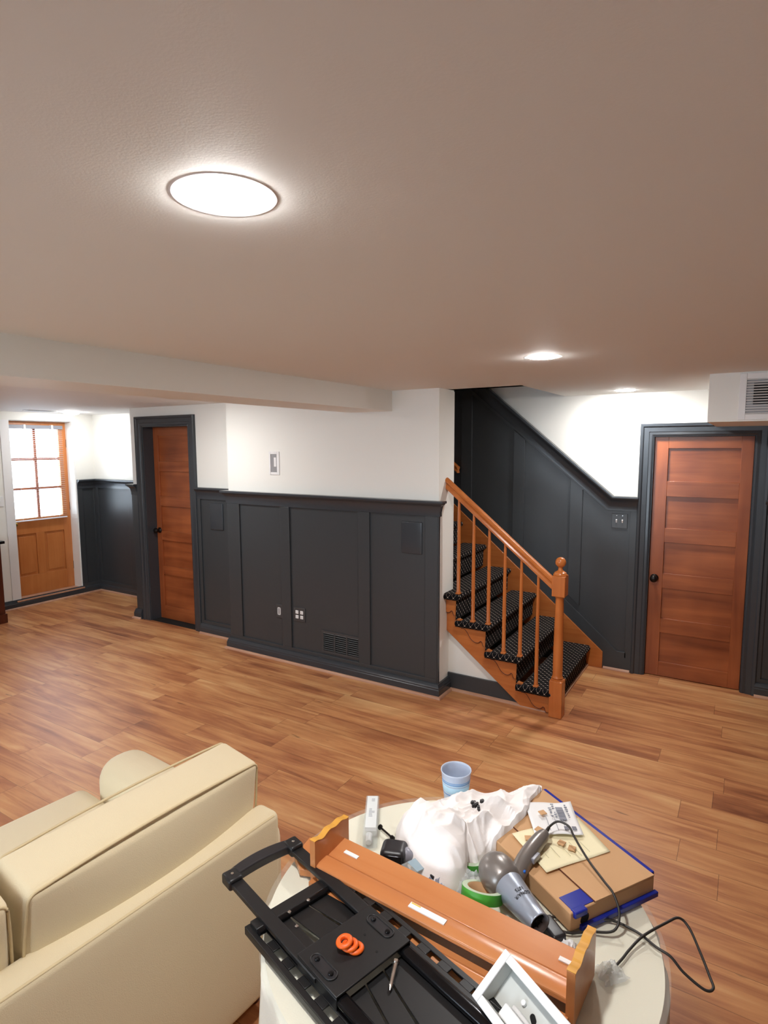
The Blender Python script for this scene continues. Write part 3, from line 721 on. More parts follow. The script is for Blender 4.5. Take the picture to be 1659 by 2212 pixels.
# ================================================================== WALL FITTINGS
# painted rectangular covers
def cover(name, label, x0, x1, y, z0, z1, th):
    bm = new(); rbox(bm, ((x1-x0)/2, 0, (z1-z0)/2), ((x1-x0)/2, th, (z1-z0)/2), 0.008, n=3)
    o = obj(name, bm, M['charcasing'], smooth=True, loc=(x0, y, z0)); return tag(o, label, 'wall plate', 'painted wall plates on the panelling')
cover('painted_wall_plate', 'tall charcoal-painted plate on the narrow panel beside the wooden door', -4.525, -4.345, YD-0.004, 1.08, 1.345, 0.012)
cover('painted_wall_plate', 'charcoal-painted plate high on the right-hand panel of the middle wall', -2.237, -2.057, YM-0.004, 1.082, 1.328, 0.009)
# recessed media box high on the white wall
t = thing('recessed_wall_box', 'white recessed cable box set in the white wall above the chair rail', 'wall box', (-3.51, YM, 1.752))
bm = new(); a, b = 0.058, 0.100; ia, ib = 0.042, 0.078
for x0, x1, z0, z1 in ((-a, -ia, -b, b), (ia-0.012, a, -b, b), (-ia, ia-0.012, ib, b), (-ia, ia-0.012, -b, -ib)): bx(bm, x0, x1, -0.006, 0.0, z0, z1)
obj('frame', bm, M['white'], t, bevel=0.0015)
obj('recess', box(-ia, ia-0.012, -0.0015, 0.0, -ib, ib), M['ghost'], t)
obj('inner_plate', box(-0.005, 0.022, -0.004, -0.001, -0.03, 0.05), M['white'], t, bevel=0.001)
def plate(name, label, cat, x, y, z, w, h):
    t = thing(name, label, cat, (x, y, z)); bm = new(); bx(bm, -w/2, w/2, -0.006, 0, -h/2, h/2); obj('cover_plate', bm, M['ventmetal'], t, bevel=0.002); return t
YP = YM-0.0045
t = plate('rocker_switch', 'dark wall plate with one white rocker insert, low on the panelling', 'switch', -3.488, YP, 0.442, 0.074, 0.122)
bm = new(); 
for q in ((-0.017, -0.012), (0.012, 0.017)): bx(bm, q[0], q[1], -0.009, -0.005, -0.034, 0.034)
bx(bm, -0.017, 0.017, -0.009, -0.005, 0.028, 0.034); bx(bm, -0.017, 0.017, -0.009, -0.005, -0.034, -0.028); obj('insert', bm, M['white'], t)
obj('rocker', box(-0.012, 0.012, -0.0085, -0.005, -0.028, 0.028), M['ghost'], t, bevel=0.001)
t = plate('power_outlet', 'dark plate with four white round-cornered sockets, low on the panelling', 'outlet', -3.258, YP, 0.442, 0.126, 0.122)
for x in (-0.026, 0.026):
    for z in (-0.021, 0.021):
        bm = new(); rbox(bm, (x, -0.006, z), (0.016, 0.003, 0.015), 0.0025, n=2); s = obj('socket', bm, M['white'], t, smooth=True)
        bm = new()
        for dx in (-0.006, 0.006): bx(bm, x+dx-0.001, x+dx+0.001, -0.0095, -0.0088, z-0.001, z+0.007)
        bx(bm, x-0.002, x+0.002, -0.0095, -0.0088, z-0.009, z-0.005); obj('slot', bm, M['dark'], s)
t = plate('light_switch', 'dark double plate with two white toggles beside the far door casing', 'switch', -0.886, YR-0.0055, 1.272, 0.122, 0.120)
for x in (-0.023, 0.023):
    bm = new(); tbox(bm, T(x, -0.008, 0) @ Matrix.Rotation(0.35, 4, 'X'), -0.0055, 0.0055, -0.008, 0.004, -0.013, 0.013); obj('toggle', bm, M['white'], t, bevel=0.001)
    bm = new(); lathe(bm, [(0.003, 0), (0.003, 0.001)], n=10, M4=T(x, -0.0065, 0.045) @ Matrix.Rotation(PI/2, 4, 'X')); obj('screw', bm, M['steel'], t)
t = thing('wall_vent', 'charcoal metal air return grille low on the middle panel', 'vent', (-2.82, YM-0.0045, 0.25))
bm = new(); W2, H2 = 0.195, 0.095
for q in ((-W2+0.016, W2-0.016, H2-0.018, H2), (-W2+0.016, W2-0.016, -H2, -H2+0.018), (-W2, -W2+0.016, -H2, H2), (W2-0.016, W2, -H2, H2)): bx(bm, q[0], q[1], -0.008, 0, q[2], q[3])
for x in (-0.062, 0.062): bx(bm, x-0.006, x+0.006, -0.009, 0, -H2+0.018, H2-0.018)
obj('frame', bm, M['ventmetal'], t)
obj('back', box(-W2, W2, -0.001, 0, -H2, H2), M['dark'], t)
bm = new()
for k in range(9):
    z = -H2+0.027+k*0.0175
    for x0, x1 in ((-0.178, -0.070), (-0.054, 0.054), (0.070, 0.178)):
        tbox(bm, T(0, -0.0045, z) @ Matrix.Rotation(math.radians(-40), 4, 'X'), x0, x1, -0.005, 0.005, -0.0007, 0.0007)
obj('louvres', bm, M['ventslat'], t)
# duct grille
t = thing('duct_grille', 'white louvred grille on the face of the boxed duct near the ceiling', 'vent', (0.10, 4.04, 2.17))
bm = new(); gx0, gx1 = -0.17, 0.17
for q in ((gx0+0.035, gx1-0.035, 0.10, 0.132), (gx0+0.035, gx1-0.035, -0.132, -0.10), (gx0, gx0+0.035, -0.132, 0.132), (gx1-0.035, gx1, -0.132, 0.132)): bx(bm, q[0], q[1], -0.010, 0, q[2], q[3])
obj('frame', bm, M['white'], t, bevel=0.002)
obj('back', box(gx0+0.02, gx1-0.02, -0.0015, 0, -0.11, 0.11), M['ghost'], t)
obj('opening', box(-0.10, 0.12, -0.0025, -0.001, -0.045, 0.075), M['dark'], t)
bm = new()
for k in range(14):
    z = -0.095+k*0.0148
    tbox(bm, T(0, -0.0065, z) @ Matrix.Rotation(math.radians(35), 4, 'X'), gx0+0.035, gx1-0.035, -0.0055, 0.0055, -0.0008, 0.0008)
obj('louvres', bm, M['white'], t)
# left edge: cabinet and switch
t = thing('base_cabinet', 'dark wooden cabinet with a black countertop at the left edge', 'cabinet', (-7.04, 2.6, 0))
obj('body', box(-0.235, 0.235, -0.6, 0.60, 0.0, 0.87), M['cab'], t, bevel=0.002)
obj('plinth', box(-0.235, 0.25, -0.6, 0.612, 0, 0.10), M['cab'], t, bevel=0.003)
obj('countertop', box(-0.24, 0.27, -0.62, 0.63, 0.87, 0.90), M['blackstone'], t, bevel=0.003)
for y in (-0.59, -0.19, 0.20):
    d = obj('door', box(0.235, 0.252, y, y+0.385, 0.12, 0.85), M['cab'], t, bevel=0.002)
    bm = new(); lathe(bm, [(0.006, 0), (0.005, 0.012), (0.013, 0.018), (0.011, 0.026), (0.002, 0.028)], n=14, M4=T(0.252, y+0.35, 0.72) @ Vector((1, 0, 0)).to_track_quat('Z', 'Y').to_matrix().to_4x4()); obj('knob', bm, M['brass'], d, smooth=True)
t = thing('wall_switch_plate', 'white switch plate at the left edge beside the exterior door', 'switch', (XE+0.001, 3.462, 1.28))
obj('cover_plate', box(0, 0.006, -0.045, 0.04, -0.058, 0.058), M['white'], t, bevel=0.002)
obj('toggle', box(0.005, 0.014, -0.006, 0.006, -0.012, 0.012), M['white'], t, bevel=0.001)

# ================================================================== SOFA
SA = math.radians(4.65)
# local frame: +x along the sofa toward the viewer, +y toward the front of the sofa
sofa = bpy.data.objects.new('sofa', None); COL.objects.link(sofa)
sofa['label'] = 'cream fabric sofa seen from behind with two boxy back cushions'; sofa['category'] = 'sofa'
sofa.location = (-1.262, 1.389, 0); sofa.rotation_euler[2] = -PI/2 - SA
# now local x -> world (-sin SA.., -cos) ; local y -> right-hand: world (+cos..)?  use negative y for the front
LEN = 1.80
def sob(name, c, h, r, puff=(0, 0, 0), n=8, tilt=0.0, m='sofa', parent=sofa, rot=0.0):
    bm = new(); M4 = T(*c) @ Matrix.Rotation(tilt, 4, 'X') @ R2(rot); rbox(bm, (0, 0, 0), h, r, n=n, puff=puff, M4=M4)
    return obj(name, bm, M[m], parent, smooth=True)
F = -1      # front direction in local y
sob('backrest_frame', (LEN/2, F*0.048, 0.395), (LEN/2, 0.049, 0.305), 0.026, (0, 0.004, 0))
sob('base_frame', (LEN/2, F*0.50, 0.22), (LEN/2-0.02, 0.44, 0.14), 0.03)
for a in (-1, 1):
    cx = -0.020 if a < 0 else LEN+0.020
    bm = new(); rbox(bm, (cx, F*0.40, 0.335), (0.085, 0.33, 0.262), 0.078); rbox(bm, (cx-a*0.025, F*0.665, 0.335), (0.112, 0.355, 0.268), 0.095)
    obj('arm', bm, M['sofa'], sofa, smooth=True)
for k in range(2):
    cx = 0.118+0.390+k*0.782
    sob('seat_cushion', (cx, F*0.67, 0.40), (0.388, 0.40, 0.075), 0.045, (0, 0.0, 0.02))
CW = 0.362
for k, cx in enumerate((0.392, 1.145)):
    M4 = T(cx, F*0.178, 0.645) @ Matrix.Rotation(math.radians(-8.5), 4, 'X') @ R2(0.02)
    bm = new(); h = (CW, 0.088, 0.232); rbox(bm, (0, 0, 0), h, 0.022, n=12, puff=(0.012, 0.042, 0.015), M4=M4); cu = obj('back_cushion', bm, M['sofa'], sofa, smooth=True)
    for s in (-1, 1):
        bm = new(); pts = []
        hx, hz, rr = h[0]-0.0060, h[2]-0.0060, 0.020
        for (qx, qz, a0) in ((1, 1, 0), (-1, 1, PI/2), (-1, -1, PI), (1, -1, 3*PI/2)):
            for j in range(6):
                a = a0+PI/2*j/5
                pts.append((qx*(hx-rr)+rr*math.cos(a), s*(h[1]-0.0060), qz*(hz-rr)+rr*math.sin(a)))
        # subdivide the long runs so the piping follows the puffed edge with a slight waviness
        P = [Vector(p) for p in pts]; out = []
        for i, p in enumerate(P):
            q = P[(i+1) % len(P)]; n = max(1, int((q-p).length/0.03))
            for j in range(n):
                v = p.lerp(q, j/n); wv = 0.0015*noise.noise(Vector((v.x*9+k*5, v.z*9, s)))
                w = Vector((v.x + 0.012*(1-(v.z/h[2])**2)*v.x/h[0], v.y+wv, v.z + 0.015*(1-(v.x/h[0])**2)*v.z/h[2] + wv))
                out.append(M4 @ w)
        tube(bm, out, 0.0038, n=6, closed=True); obj('piping', bm, M['piping'], cu, smooth=True)
bm = new(); tube(bm, [(0.012, -0.006, 0.10), (0.012, -0.006, 0.675), (0.025, -0.006, 0.691), (LEN-0.025, -0.006, 0.691), (LEN-0.012, -0.006, 0.675), (LEN-0.012, -0.006, 0.1)], 0.0035, n=6); obj('back_seam', bm, M['piping'], sofa, smooth=True)
for x in (0.06, LEN-0.06):
    for y in (0.09, 0.90):
        bm = new(); lathe(bm, [(0.018, 0), (0.028, 0.085)], (x, F*y, 0), n=16); obj('foot', bm, M['cab'], sofa, autosmooth=40)

# ================================================================== ROUND TABLE
TX, TY, TR, TZ = -0.560, 1.247, 0.482, 0.75
tb = thing('round_table', 'round cream cloth-covered table with a glass top, heaped with odds and ends', 'table', (TX, TY, 0))
bm = new(); nseg = 180; rings = []
levels = [(0.732, 0.0), (0.726, 0.004), (0.70, 0.003), (0.55, 0.010), (0.35, 0.018), (0.15, 0.026), (0.02, 0.032)]
for z, amp in levels:
    ring = []
    for i in range(nseg):
        a = 2*PI*i/nseg; r = TR-0.004 - (0.004 if z > 0.73 else 0) + amp*(math.sin(a*16)+0.5*math.sin(a*31+1)) + (0.72-z)*0.02
        ring.append(bm.verts.new((r*math.cos(a), r*math.sin(a), z)))
    rings.append(ring)
for a, b in zip(rings, rings[1:]):
    for i in range(nseg): bm.faces.new((a[i], b[i], b[(i+1) % nseg], a[(i+1) % nseg]))
top_ = [bm.verts.new(((TR-0.012)*math.cos(2*PI*i/nseg), (TR-0.012)*math.sin(2*PI*i/nseg), 0.7435)) for i in range(nseg)]
for i in range(nseg): bm.faces.new((rings[0][i], rings[0][(i+1) % nseg], top_[(i+1) % nseg], top_[i]))
bm.faces.new(top_)
obj('tablecloth_skirt', bm, M['cloth'], tb, autosmooth=60)
bm = new(); lathe(bm, [(TR-0.003, 0.7437), (TR, 0.7455), (TR, 0.7485), (TR-0.003, TZ)], n=128); obj('glass_top', bm, M['gtop'], tb, autosmooth=60)
bm = new(); lathe(bm, [(0.2, 0.0), (0.2, 0.03), (0.04, 0.05), (0.04, 0.70), (0.3, 0.72)], n=32); obj('pedestal', bm, M['cab'], tb)

# ------------------------------------------------------------------ TV wall mount (black bracket) lying on the table
MA = math.radians(-16.5)
mt = thing('tv_wall_mount', 'large black metal bracket with slotted rails lying across the near side of the table', 'wall mount', (-0.683, 0.979, TZ), MA)
def oval(cx, cy, L_, w, n=8, rot=0):
    pts = []
    for k in range(n+1): a = -PI/2+PI*k/n; pts.append((L_/2-w/2+w/2*math.cos(a), w/2*math.sin(a)))
    for k in range(n+1): a = PI/2+PI*k/n; pts.append((-L_/2+w/2+w/2*math.cos(a), w/2*math.sin(a)))
    c, s = math.cos(rot), math.sin(rot); return [(cx+x*c-y*s, cy+x*s+y*c) for x, y in pts]
def slotted_rail(y0, y1, x0, x1, z0, z1, slots, name='slotted_rail'):
    """bar with real slots: built as side strips plus bridges"""
    w = y1-y0; m = 0.3*w; bm = new()
    bx(bm, x0, x1, y0, y0+m, z0, z1); bx(bm, x0, x1, y1-m, y1, z0, z1)
    xs = [x0]+[v for s in slots for v in s]+[x1]
    for i in range(0, len(xs), 2): bx(bm, xs[i], xs[i+1], y0+m, y1-m, z0, z1)
    bx(bm, x0, x1, y0 if y0 < 0 else y1-0.003, (y0+0.003) if y0 < 0 else y1, z0-0.016, z0)
    return obj(name, bm, M['black'], mt, bevel=0.0012)
sl_l = [(-0.225, -0.215)]+[(-0.20+k*0.062, -0.20+k*0.062+0.032) for k in range(9)]
slotted_rail(-0.136, -0.092, -0.245, 0.41, 0.018, 0.022, sl_l)
slotted_rail(0.100, 0.141, -0.245, 0.41, 0.036, 0.040, sl_l)
for y in (-0.116, -0.072):
    pass
# U-handle with its two flat bars
for y in (-0.091, 0.091):
    bm = new(); bx(bm, -0.375, 0.0, y-0.0165, y+0.0165, 0.032, 0.044); obj('arm_bar', bm, M['black'], mt, bevel=0.002)
bm = new(); pts_o, pts_i = [], []
for k in range(13):
    v = -0.112+0.224*k/12; s = 1-(v/0.112)**2
    pts_o.append((-0.402-0.022*s, v)); pts_i.append((-0.374-0.012*s, v))
prism(bm, pts_o+pts_i[::-1], 'z', 0.026, 0.050)
hd = obj('handle', bm, M['blackplastic'], mt, bevel=0.004)
for v in (-0.093, 0.093):
    bm = new(); bx(bm, -0.408, -0.362, v-0.020, v+0.020, 0.0245, 0.0535); e = obj('handle_end', bm, M['black'], mt, bevel=0.006)
    bm = new(); lathe(bm, [(0.004, 0), (0.004, 0.002), (0.001, 0.003)], (-0.385, v, 0.0535), n=12); obj('screw', bm, M['steel'], e)
# crossbar and inner wedge plates
obj('crossbar', box(-0.238, -0.205, -0.125, 0.125, 0.020, 0.034), M['black'], mt, bevel=0.002)
bm = new(); lathe(bm, [(0.008, -0.125), (0.008, 0.125)], n=14, M4=T(-0.198, 0.0, 0.030) @ Matrix.Rotation(PI/2, 4, 'X')); obj('cross_rod', bm, M['blackgloss'], mt, autosmooth=40)
bm = new()
for poly in ([(-0.205, 0.098), (-0.205, 0.012), (-0.06, 0.045), (-0.06, 0.098)], [(-0.205, 0.009), (-0.205, -0.040), (-0.06, -0.020), (-0.06, 0.036)], [(-0.205, -0.043), (-0.205, -0.090), (-0.06, -0.090), (-0.06, -0.042)]):
    prism(bm, poly, 'z', 0.022, 0.025)
obj('wedge_plate', bm, M['black'], mt, bevel=0.001)
for x, y in ((-0.195, 0.012), (-0.195, -0.043), (-0.158, -0.047)):
    bm = new(); lathe(bm, [(0.0045, 0), (0.0045, 0.003), (0.002, 0.005)], (x, y, 0.036 if x < -0.19 else 0.025), n=12); obj('screw', bm, M['steel'], mt)
# centre plate
bm = new(); bx(bm, -0.070, 0.070, -0.104, 0.104, 0.047, 0.052); bx(bm, -0.070, 0.070, -0.104, -0.101, 0.016, 0.047); bx(bm, -0.070, 0.070, 0.101, 0.104, 0.022, 0.047)
obj('centre_plate', bm, M['black'], mt, bevel=0.002)
for y in (-0.080, 0.080):
    bm = new(); path = [Vector((p[0], p[1], 0.0525)) for p in oval(-0.005, y, 0.078, 0.026)]; tube(bm, path, 0.0022, n=6, closed=True); r_ = obj('slot_rim', bm, M['black'], mt, smooth=True)
    bm = new(); prism(bm, oval(-0.005, y, 0.074, 0.022), 'z', 0.052, 0.0528); obj('slot_recess', bm, M['blackplastic'], r_)
    for x in (-0.028, 0.02):
        bm = new(); lathe(bm, [(0.006, 0.0525), (0.006, 0.056), (0.003, 0.058)], (x, y, 0), n=14); obj('rivet', bm, M['blackgloss'], r_, smooth=True)
for x, y in ((-0.01, 0.038), (0.042, 0.028)):
    bm = new(); lathe(bm, [(0.003, 0.0519), (0.003, 0.0524)], (x, y, 0), n=12); obj('hole', bm, M['dark'], mt)
# stacked orange rings (each a grommet lying on the plate)
for k, (x, y, z, a, lb) in enumerate(((0.006, -0.002, 0.0522, 0.0, 'bottom orange rubber ring of the little leaning stack, farthest right'), (-0.003, -0.010, 0.0585, 0.10, 'middle orange rubber ring of the leaning stack'), (-0.012, -0.018, 0.0660, 0.16, 'top orange rubber ring of the leaning stack, its hole showing'))):
    bm = new(); lathe(bm, [(0.008, 0.0), (0.017, 0.0), (0.0195, 0.003), (0.017, 0.006), (0.013, 0.0075), (0.010, 0.0075), (0.008, 0.005), (0.008, 0.0)], n=30, cap=False)
    w = Matrix.Translation((-0.683, 0.979, TZ)) @ R2(MA) @ Vector((x, y, z))
    o = obj('rubber_ring', bm, M['orange'], smooth=True, loc=w); o.rotation_euler = (a, -a*0.4, 0); tag(o, lb, 'rubber ring', 'orange rubber rings on the black plate')
# telescoping tubes below the plate
for y, r in ((0.088, 0.011), (-0.088, 0.011)):
    bm = new(); prism(bm, oval(y, 0.036, 0.030, 0.018, 5), 'x', 0.06, 0.42); obj('slide_tube', bm, M['blackgloss'], mt, autosmooth=40)
bm = new()
for poly in ([(0.066, 0.098), (0.066, 0.028), (0.23, -0.009), (0.30, -0.009), (0.30, 0.098)], [(0.066, 0.024), (0.066, -0.022), (0.26, -0.070), (0.30, -0.070), (0.30, -0.014), (0.225, -0.014)], [(0.066, -0.026), (0.066, -0.092), (0.30, -0.092), (0.30, -0.075), (0.25, -0.075)]):
    prism(bm, poly, 'z', 0.024, 0.027)
obj('lower_wedge_plate', bm, M['black'], mt, bevel=0.001)
obj('lower_crossbar', box(0.275, 0.30, -0.125, 0.125, 0.016, 0.028), M['black'], mt, bevel=0.002)
bm = new(); lathe(bm, [(0.004, 0), (0.0045, 0.006), (0.003, 0.008)], (0.082, 0.108, 0.024), n=12); obj('yellow_cap', bm, M['yellow'], mt)
# loose silver bolt on the lower plates
bm = new(); a = Vector((-0.590, 1.000, 0.7905)); b = Vector((-0.572, 0.945, 0.7830)); d = (b-a)
tube(bm, [a-a, d*0.80, d*0.82, d], [0.0055, 0.0045, 0.0045, 0.0008], n=10)
tube(bm, [d*-0.10, d*0.0], [0.008, 0.008], n=6)
o = obj('silver_bolt', bm, M['steel'], autosmooth=40, loc=a); tag(o, 'loose pointed silver bolt lying on the lower black plates', 'bolt')

# ------------------------------------------------------------------ wooden shelf with scalloped ends
WA = math.radians(-3.6)
ws = thing('wooden_shelf', 'long orange-stained wooden shelf with scalloped end brackets lying on the table', 'shelf', (-0.581, 1.170, TZ), WA)
HLn = 0.338
bm = new(); prism(bm, [(-0.004, 0.036), (0.070, 0.046), (0.070, 0.058), (-0.002, 0.050)], 'x', -HLn, HLn); obj('back_board', bm, M['shelf'], ws, bevel=0.0015)
bm = new(); prism(bm, [(-0.052, 0.038), (-0.006, 0.038), (-0.004, 0.051), (-0.012, 0.054), (-0.040, 0.052), (-0.050, 0.048)], 'x', -HLn, HLn); obj('ledge_board', bm, M['shelf'], ws, bevel=0.002)
obj('groove_board', box(-HLn, HLn, -0.075, -0.050, 0.004, 0.016), M['shelf'], ws)
bm = new(); prism(bm, [(-0.105, 0.0), (-0.068, 0.0), (-0.068, 0.020), (-0.078, 0.026), (-0.098, 0.024), (-0.105, 0.018)], 'x', -HLn+0.06, HLn+0.01); obj('front_board', bm, M['shelf'], ws, bevel=0.002)
obj('back_rib', box(-HLn, HLn, 0.0, 0.012, 0.0, 0.04), M['shelf'], ws)
for s in (-1, 1):
    x0, x1 = (-HLn-0.012, -HLn+0.006) if s < 0 else (HLn-0.006, HLn+0.012)
    prof = [(-0.055, 0.0), (0.088, 0.0)]
    top_e = []
    for k in range(25):
        v = 0.088 - 0.143*k/24; top_e.append((v, 0.114 + 0.0030*math.sin(v*120+1) + 0.0022*math.sin(v*62)))
    bm = new(); prism(bm, prof+top_e, 'x', x0, x1); e = obj('end_bracket', bm, M['shelf'], ws, bevel=0.001)
    bm = new()
    A_ = [bm.verts.new((x0-0.0003, v, z+0.0006)) for v, z in top_e]; B_ = [bm.verts.new((x1+0.0003, v, z+0.0006)) for v, z in top_e]
    for i in range(len(top_e)-1): bm.faces.new((A_[i], A_[i+1], B_[i+1], B_[i]))
    for g in bmesh.ops.extrude_face_region(bm, geom=bm.faces[:])['geom']:
        if isinstance(g, bmesh.types.BMVert): g.co.z += 0.0012
    obj('cut_edge', bm, M['shelfcut'], e)
for (x, y, w, l) in ((-0.055, -0.026, 0.016, 0.098), (-0.30, 0.030, 0.011, 0.045), (0.29, 0.030, 0.011, 0.04)):
    bm = new(); zz = 0.0545 if y < 0 else 0.0555
    for z_ in (0,): bx(bm, x, x+l, y-w/2, y+w/2, zz-0.002, zz+0.0006)
    s_o = obj('sticker', bm, M['paper'], ws)
    if y < 0:
        bm = new(); bx(bm, x+0.002, x+0.028, y+w/2-0.0045, y+w/2-0.001, zz+0.0006, zz+0.0009); obj('sticker_stripe', bm, M['yellow'], s_o)
# second scalloped wooden piece beyond the handle
bm = new()
edge = [(-1.045, 1.262), (-0.975, 1.238), (-0.895, 1.150), (-0.897, 1.128), (-0.925, 1.140), (-0.945, 1.158), (-0.962, 1.150), (-0.985, 1.142), (-1.005, 1.158), (-1.032, 1.176)]
edge = [(x+0.95, y-1.19) for x, y in edge]; prism(bm, edge, 'z', 0, 0.020)
edge2 = edge
o = obj('wooden_bracket', bm, M['shelf'], bevel=0.002, loc=(-0.935, 1.185, TZ)); tag(o, 'orange wooden bracket piece with a curved cutout beside the black handle', 'bracket')

# ------------------------------------------------------------------ white crumpled T-shirt
poly = [(-0.814,1.509),(-0.775,1.552),(-0.723,1.61),(-0.643,1.690),(-0.560,1.762),(-0.508,1.782),(-0.517,1.70),(-0.508,1.622),(-0.544,1.473),(-0.565,1.390),(-0.593,1.398),(-0.575,1.335),(-0.600,1.285),(-0.674,1.280),(-0.735,1.315),(-0.805,1.373),(-0.849,1.455)]
cen = Vector((-0.66, 1.50)); pp = smooth_path([(p[0], p[1], 0) for p in poly], 14, closed=True)
bm = new(); NR = 90; NA = len(pp); grid = []
def shirt_h(x, y, e):
    """e: 0 at rim, 1 at centre"""
    base = 0.014 + 0.046*min(1, e*2.2)**0.6
    g = math.exp(-(((x+0.71)/0.10)**2+((y-1.39)/0.09)**2))*0.045 + math.exp(-(((x+0.60)/0.10)**2+((y-1.60)/0.12)**2))*0.012
    v = Vector((x*6, y*6, 0.3)); wx = noise.noise(v)*0.09; wy = noise.noise(v+Vector((7, 3, 1)))*0.09
    X, Y = x+wx, y+wy
    r1 = (1-min(1, abs(noise.noise(Vector((X*9, Y*7, 6.1))))*2.6))**2
    r2 = (1-min(1, abs(noise.noise(Vector((X*15+4, Y*12, 11.7))))*2.4))**2
    r3 = (1-min(1, abs(noise.noise(Vector((X*30, Y*24, 9.2))))*2.2))**2
    # long drape folds fanning out from the upper right
    ang = math.atan2(y-1.78, x+0.48); rad_ = math.hypot(y-1.78, x+0.48)
    fan = (1-abs(math.sin(ang*11+noise.noise(Vector((rad_*5, ang*2, 0)))*3)))**1.5
    rid = 0.022*r1 + 0.013*r2 + 0.006*r3 + 0.012*fan*min(1, rad_*4)
    z = base + g*min(1, e*3) + rid*min(1, 0.3+e*2.5)
    # lies over the corner of the cardboard box
    bu = (x+0.401)*0.8407 + (y-1.551)*-0.5415; bv = (x+0.401)*0.5415 + (y-1.551)*0.8407
    d = min(bu+0.222, bv+0.150)
    if d > -0.05 and bv < 0.16: z = max(z, (0.062+rid*0.9)*min(1, (d+0.05)/0.05))
    return z
for j in range(NR+1):
    t_ = j/NR; row = []
    for i in range(NA):
        e = t_; p = pp[i]; x = p.x+(cen.x-p.x)*t_; y = p.y+(cen.y-p.y)*t_
        z = shirt_h(x, y, t_)
        if t_ < 0.10 and z < 0.058: z *= math.sqrt(t_/0.10)*0.85+0.15
        row.append(bm.verts.new((x-cen.x, y-cen.y, z)))
    grid.append(row)
for j in range(NR-1):
    for i in range(NA): bm.faces.new((grid[j][i], grid[j][(i+1) % NA], grid[j+1][(i+1) % NA], grid[j+1][i]))
bm.faces.new(grid[NR-1])
for v in grid[NR]: bm.verts.remove(v)
low_ = [bm.verts.new((v.co.x, v.co.y, 0.002)) for v in grid[0]]
for i in range(NA): bm.faces.new((low_[i], low_[(i+1) % NA], grid[0][(i+1) % NA], grid[0][i]))
o = obj('crumpled_shirt', bm, M['shirt'], smooth=True, loc=(cen.x, cen.y, TZ)); tag(o, 'crumpled white cotton shirt heaped in the middle of the round table', 'shirt')
shirt_o = o
# small dark print on the shirt
bm = new(); random.seed(4)
for k in range(14):
    x = -0.630+random.uniform(-0.013, 0.013)-cen.x; y = 1.545+random.uniform(-0.017, 0.017)-cen.y
    z = shirt_h(x+cen.x, y+cen.y, 0.6)
    prism(bm, [(x+0.005*math.cos(a)*random.uniform(.6, 1.2), y+0.006*math.sin(a)) for a in [2*PI*q/6 for q in range(6)]], 'z', z-0.006, z+0.004)
obj('dark_print', bm, M['blackplastic'], shirt_o)

# ------------------------------------------------------------------ tumbler
t = thing('plastic_tumbler', 'pale blue frosted tumbler with patterned bands behind the white shirt', 'cup', (-0.737, 1.632, TZ))
# keep it on the table top
t.location = (-0.737, 1.628, TZ)
rp_ = lambda z: 0.034+0.013*z/0.13
bm = new(); pr_ = [(0.002, 0.002), (0.033, 0.0)] + [(rp_(z), z) for z in (0.005, 0.04, 0.08, 0.125)] + [(0.0485, 0.129), (0.0480, 0.132), (0.0455, 0.131)] + [(rp_(z)-0.0022, z) for z in (0.125, 0.08, 0.04, 0.006)] + [(0.002, 0.006)]
lathe(bm, pr_, n=48, cap=True); cupo = obj('cup_body', bm, M['cup'], t, smooth=True)
for z0, z1, m in ((0.105, 0.107, 'cupblue'), (0.099, 0.102, 'cupblue'), (0.070, 0.090, 'cuppale'), (0.094, 0.096, 'cuppale'), (0.062, 0.065, 'cupblue')):
    bm = new(); lathe(bm, [(rp_(z0)+0.0004, z0), (rp_(z1)+0.0004, z1), (rp_(z1)-0.0003, z1), (rp_(z0)-0.0003, z0)], n=48, cap=False); obj('printed_band', bm, M[m], t, smooth=True)

# ------------------------------------------------------------------ slim blister pack, toggle bolt, black caster
bm = new()
t = thing('blister_pack', 'clear plastic pack with a white card standing at the left of the shirt', 'package', (-0.915, 1.408, TZ), math.radians(-60))
rbox(bm, (0, 0, 0.022), (0.098, 0.021, 0.021), 0.004, n=2); obj('clear_shell', bm, M['clear'], t, smooth=True)
obj('card', box(-0.096, 0.060, -0.016, 0.016, 0.030, 0.0415), M['paper'], t)
bm = new(); random.seed(2)
for k in range(7): bx(bm, -0.03+k*0.006, -0.0275+k*0.006, -0.008, 0.010-random.random()*0.01, 0.0415, 0.0419)
for k in range(3): bx(bm, -0.082+k*0.006, -0.080+k*0.006, -0.002, 0.008, 0.0415, 0.0419)
obj('card_print', bm, M['ink'], t)
bm = new(); lathe(bm, [(0.010, 0), (0.010, 0.03), (0.008, 0.033)], n=20, M4=T(0.058, -0.004, 0.016) @ Matrix.Rotation(PI/2, 4, 'Y')); obj('white_roller', bm, M['white'], t, autosmooth=40)
def screw(name, label, a, b, r=0.003, head=0.008):
    a, b = Vector(a), Vector(b); d = b-a; bm = new()
    tube(bm, [Vector((0, 0, 0)), d*0.06, d*0.061, d*0.86, d*0.861, d], [head, head, r, r, head*0.8, head*0.8], n=10)
    o = obj(name, bm, M['bronze'], autosmooth=40, loc=a); return tag(o, label, 'bolt', 'dark bolts on the table')
screw('toggle_bolt', 'dark bolt with round head and washer between the clear pack and the shirt', (-0.889, 1.414, TZ+0.008), (-0.826, 1.388, TZ+0.008))
screw('toggle_bolt', 'dark bolt half hidden under the left edge of the shirt', (-0.838, 1.448, TZ+0.008), (-0.798, 1.370, TZ+0.008), 0.0025, 0.006)
t = thing('charger_plug', 'black rounded plug-in charger with grey neck left of the shirt', 'charger', (-0.782, 1.318, TZ), math.radians(20))
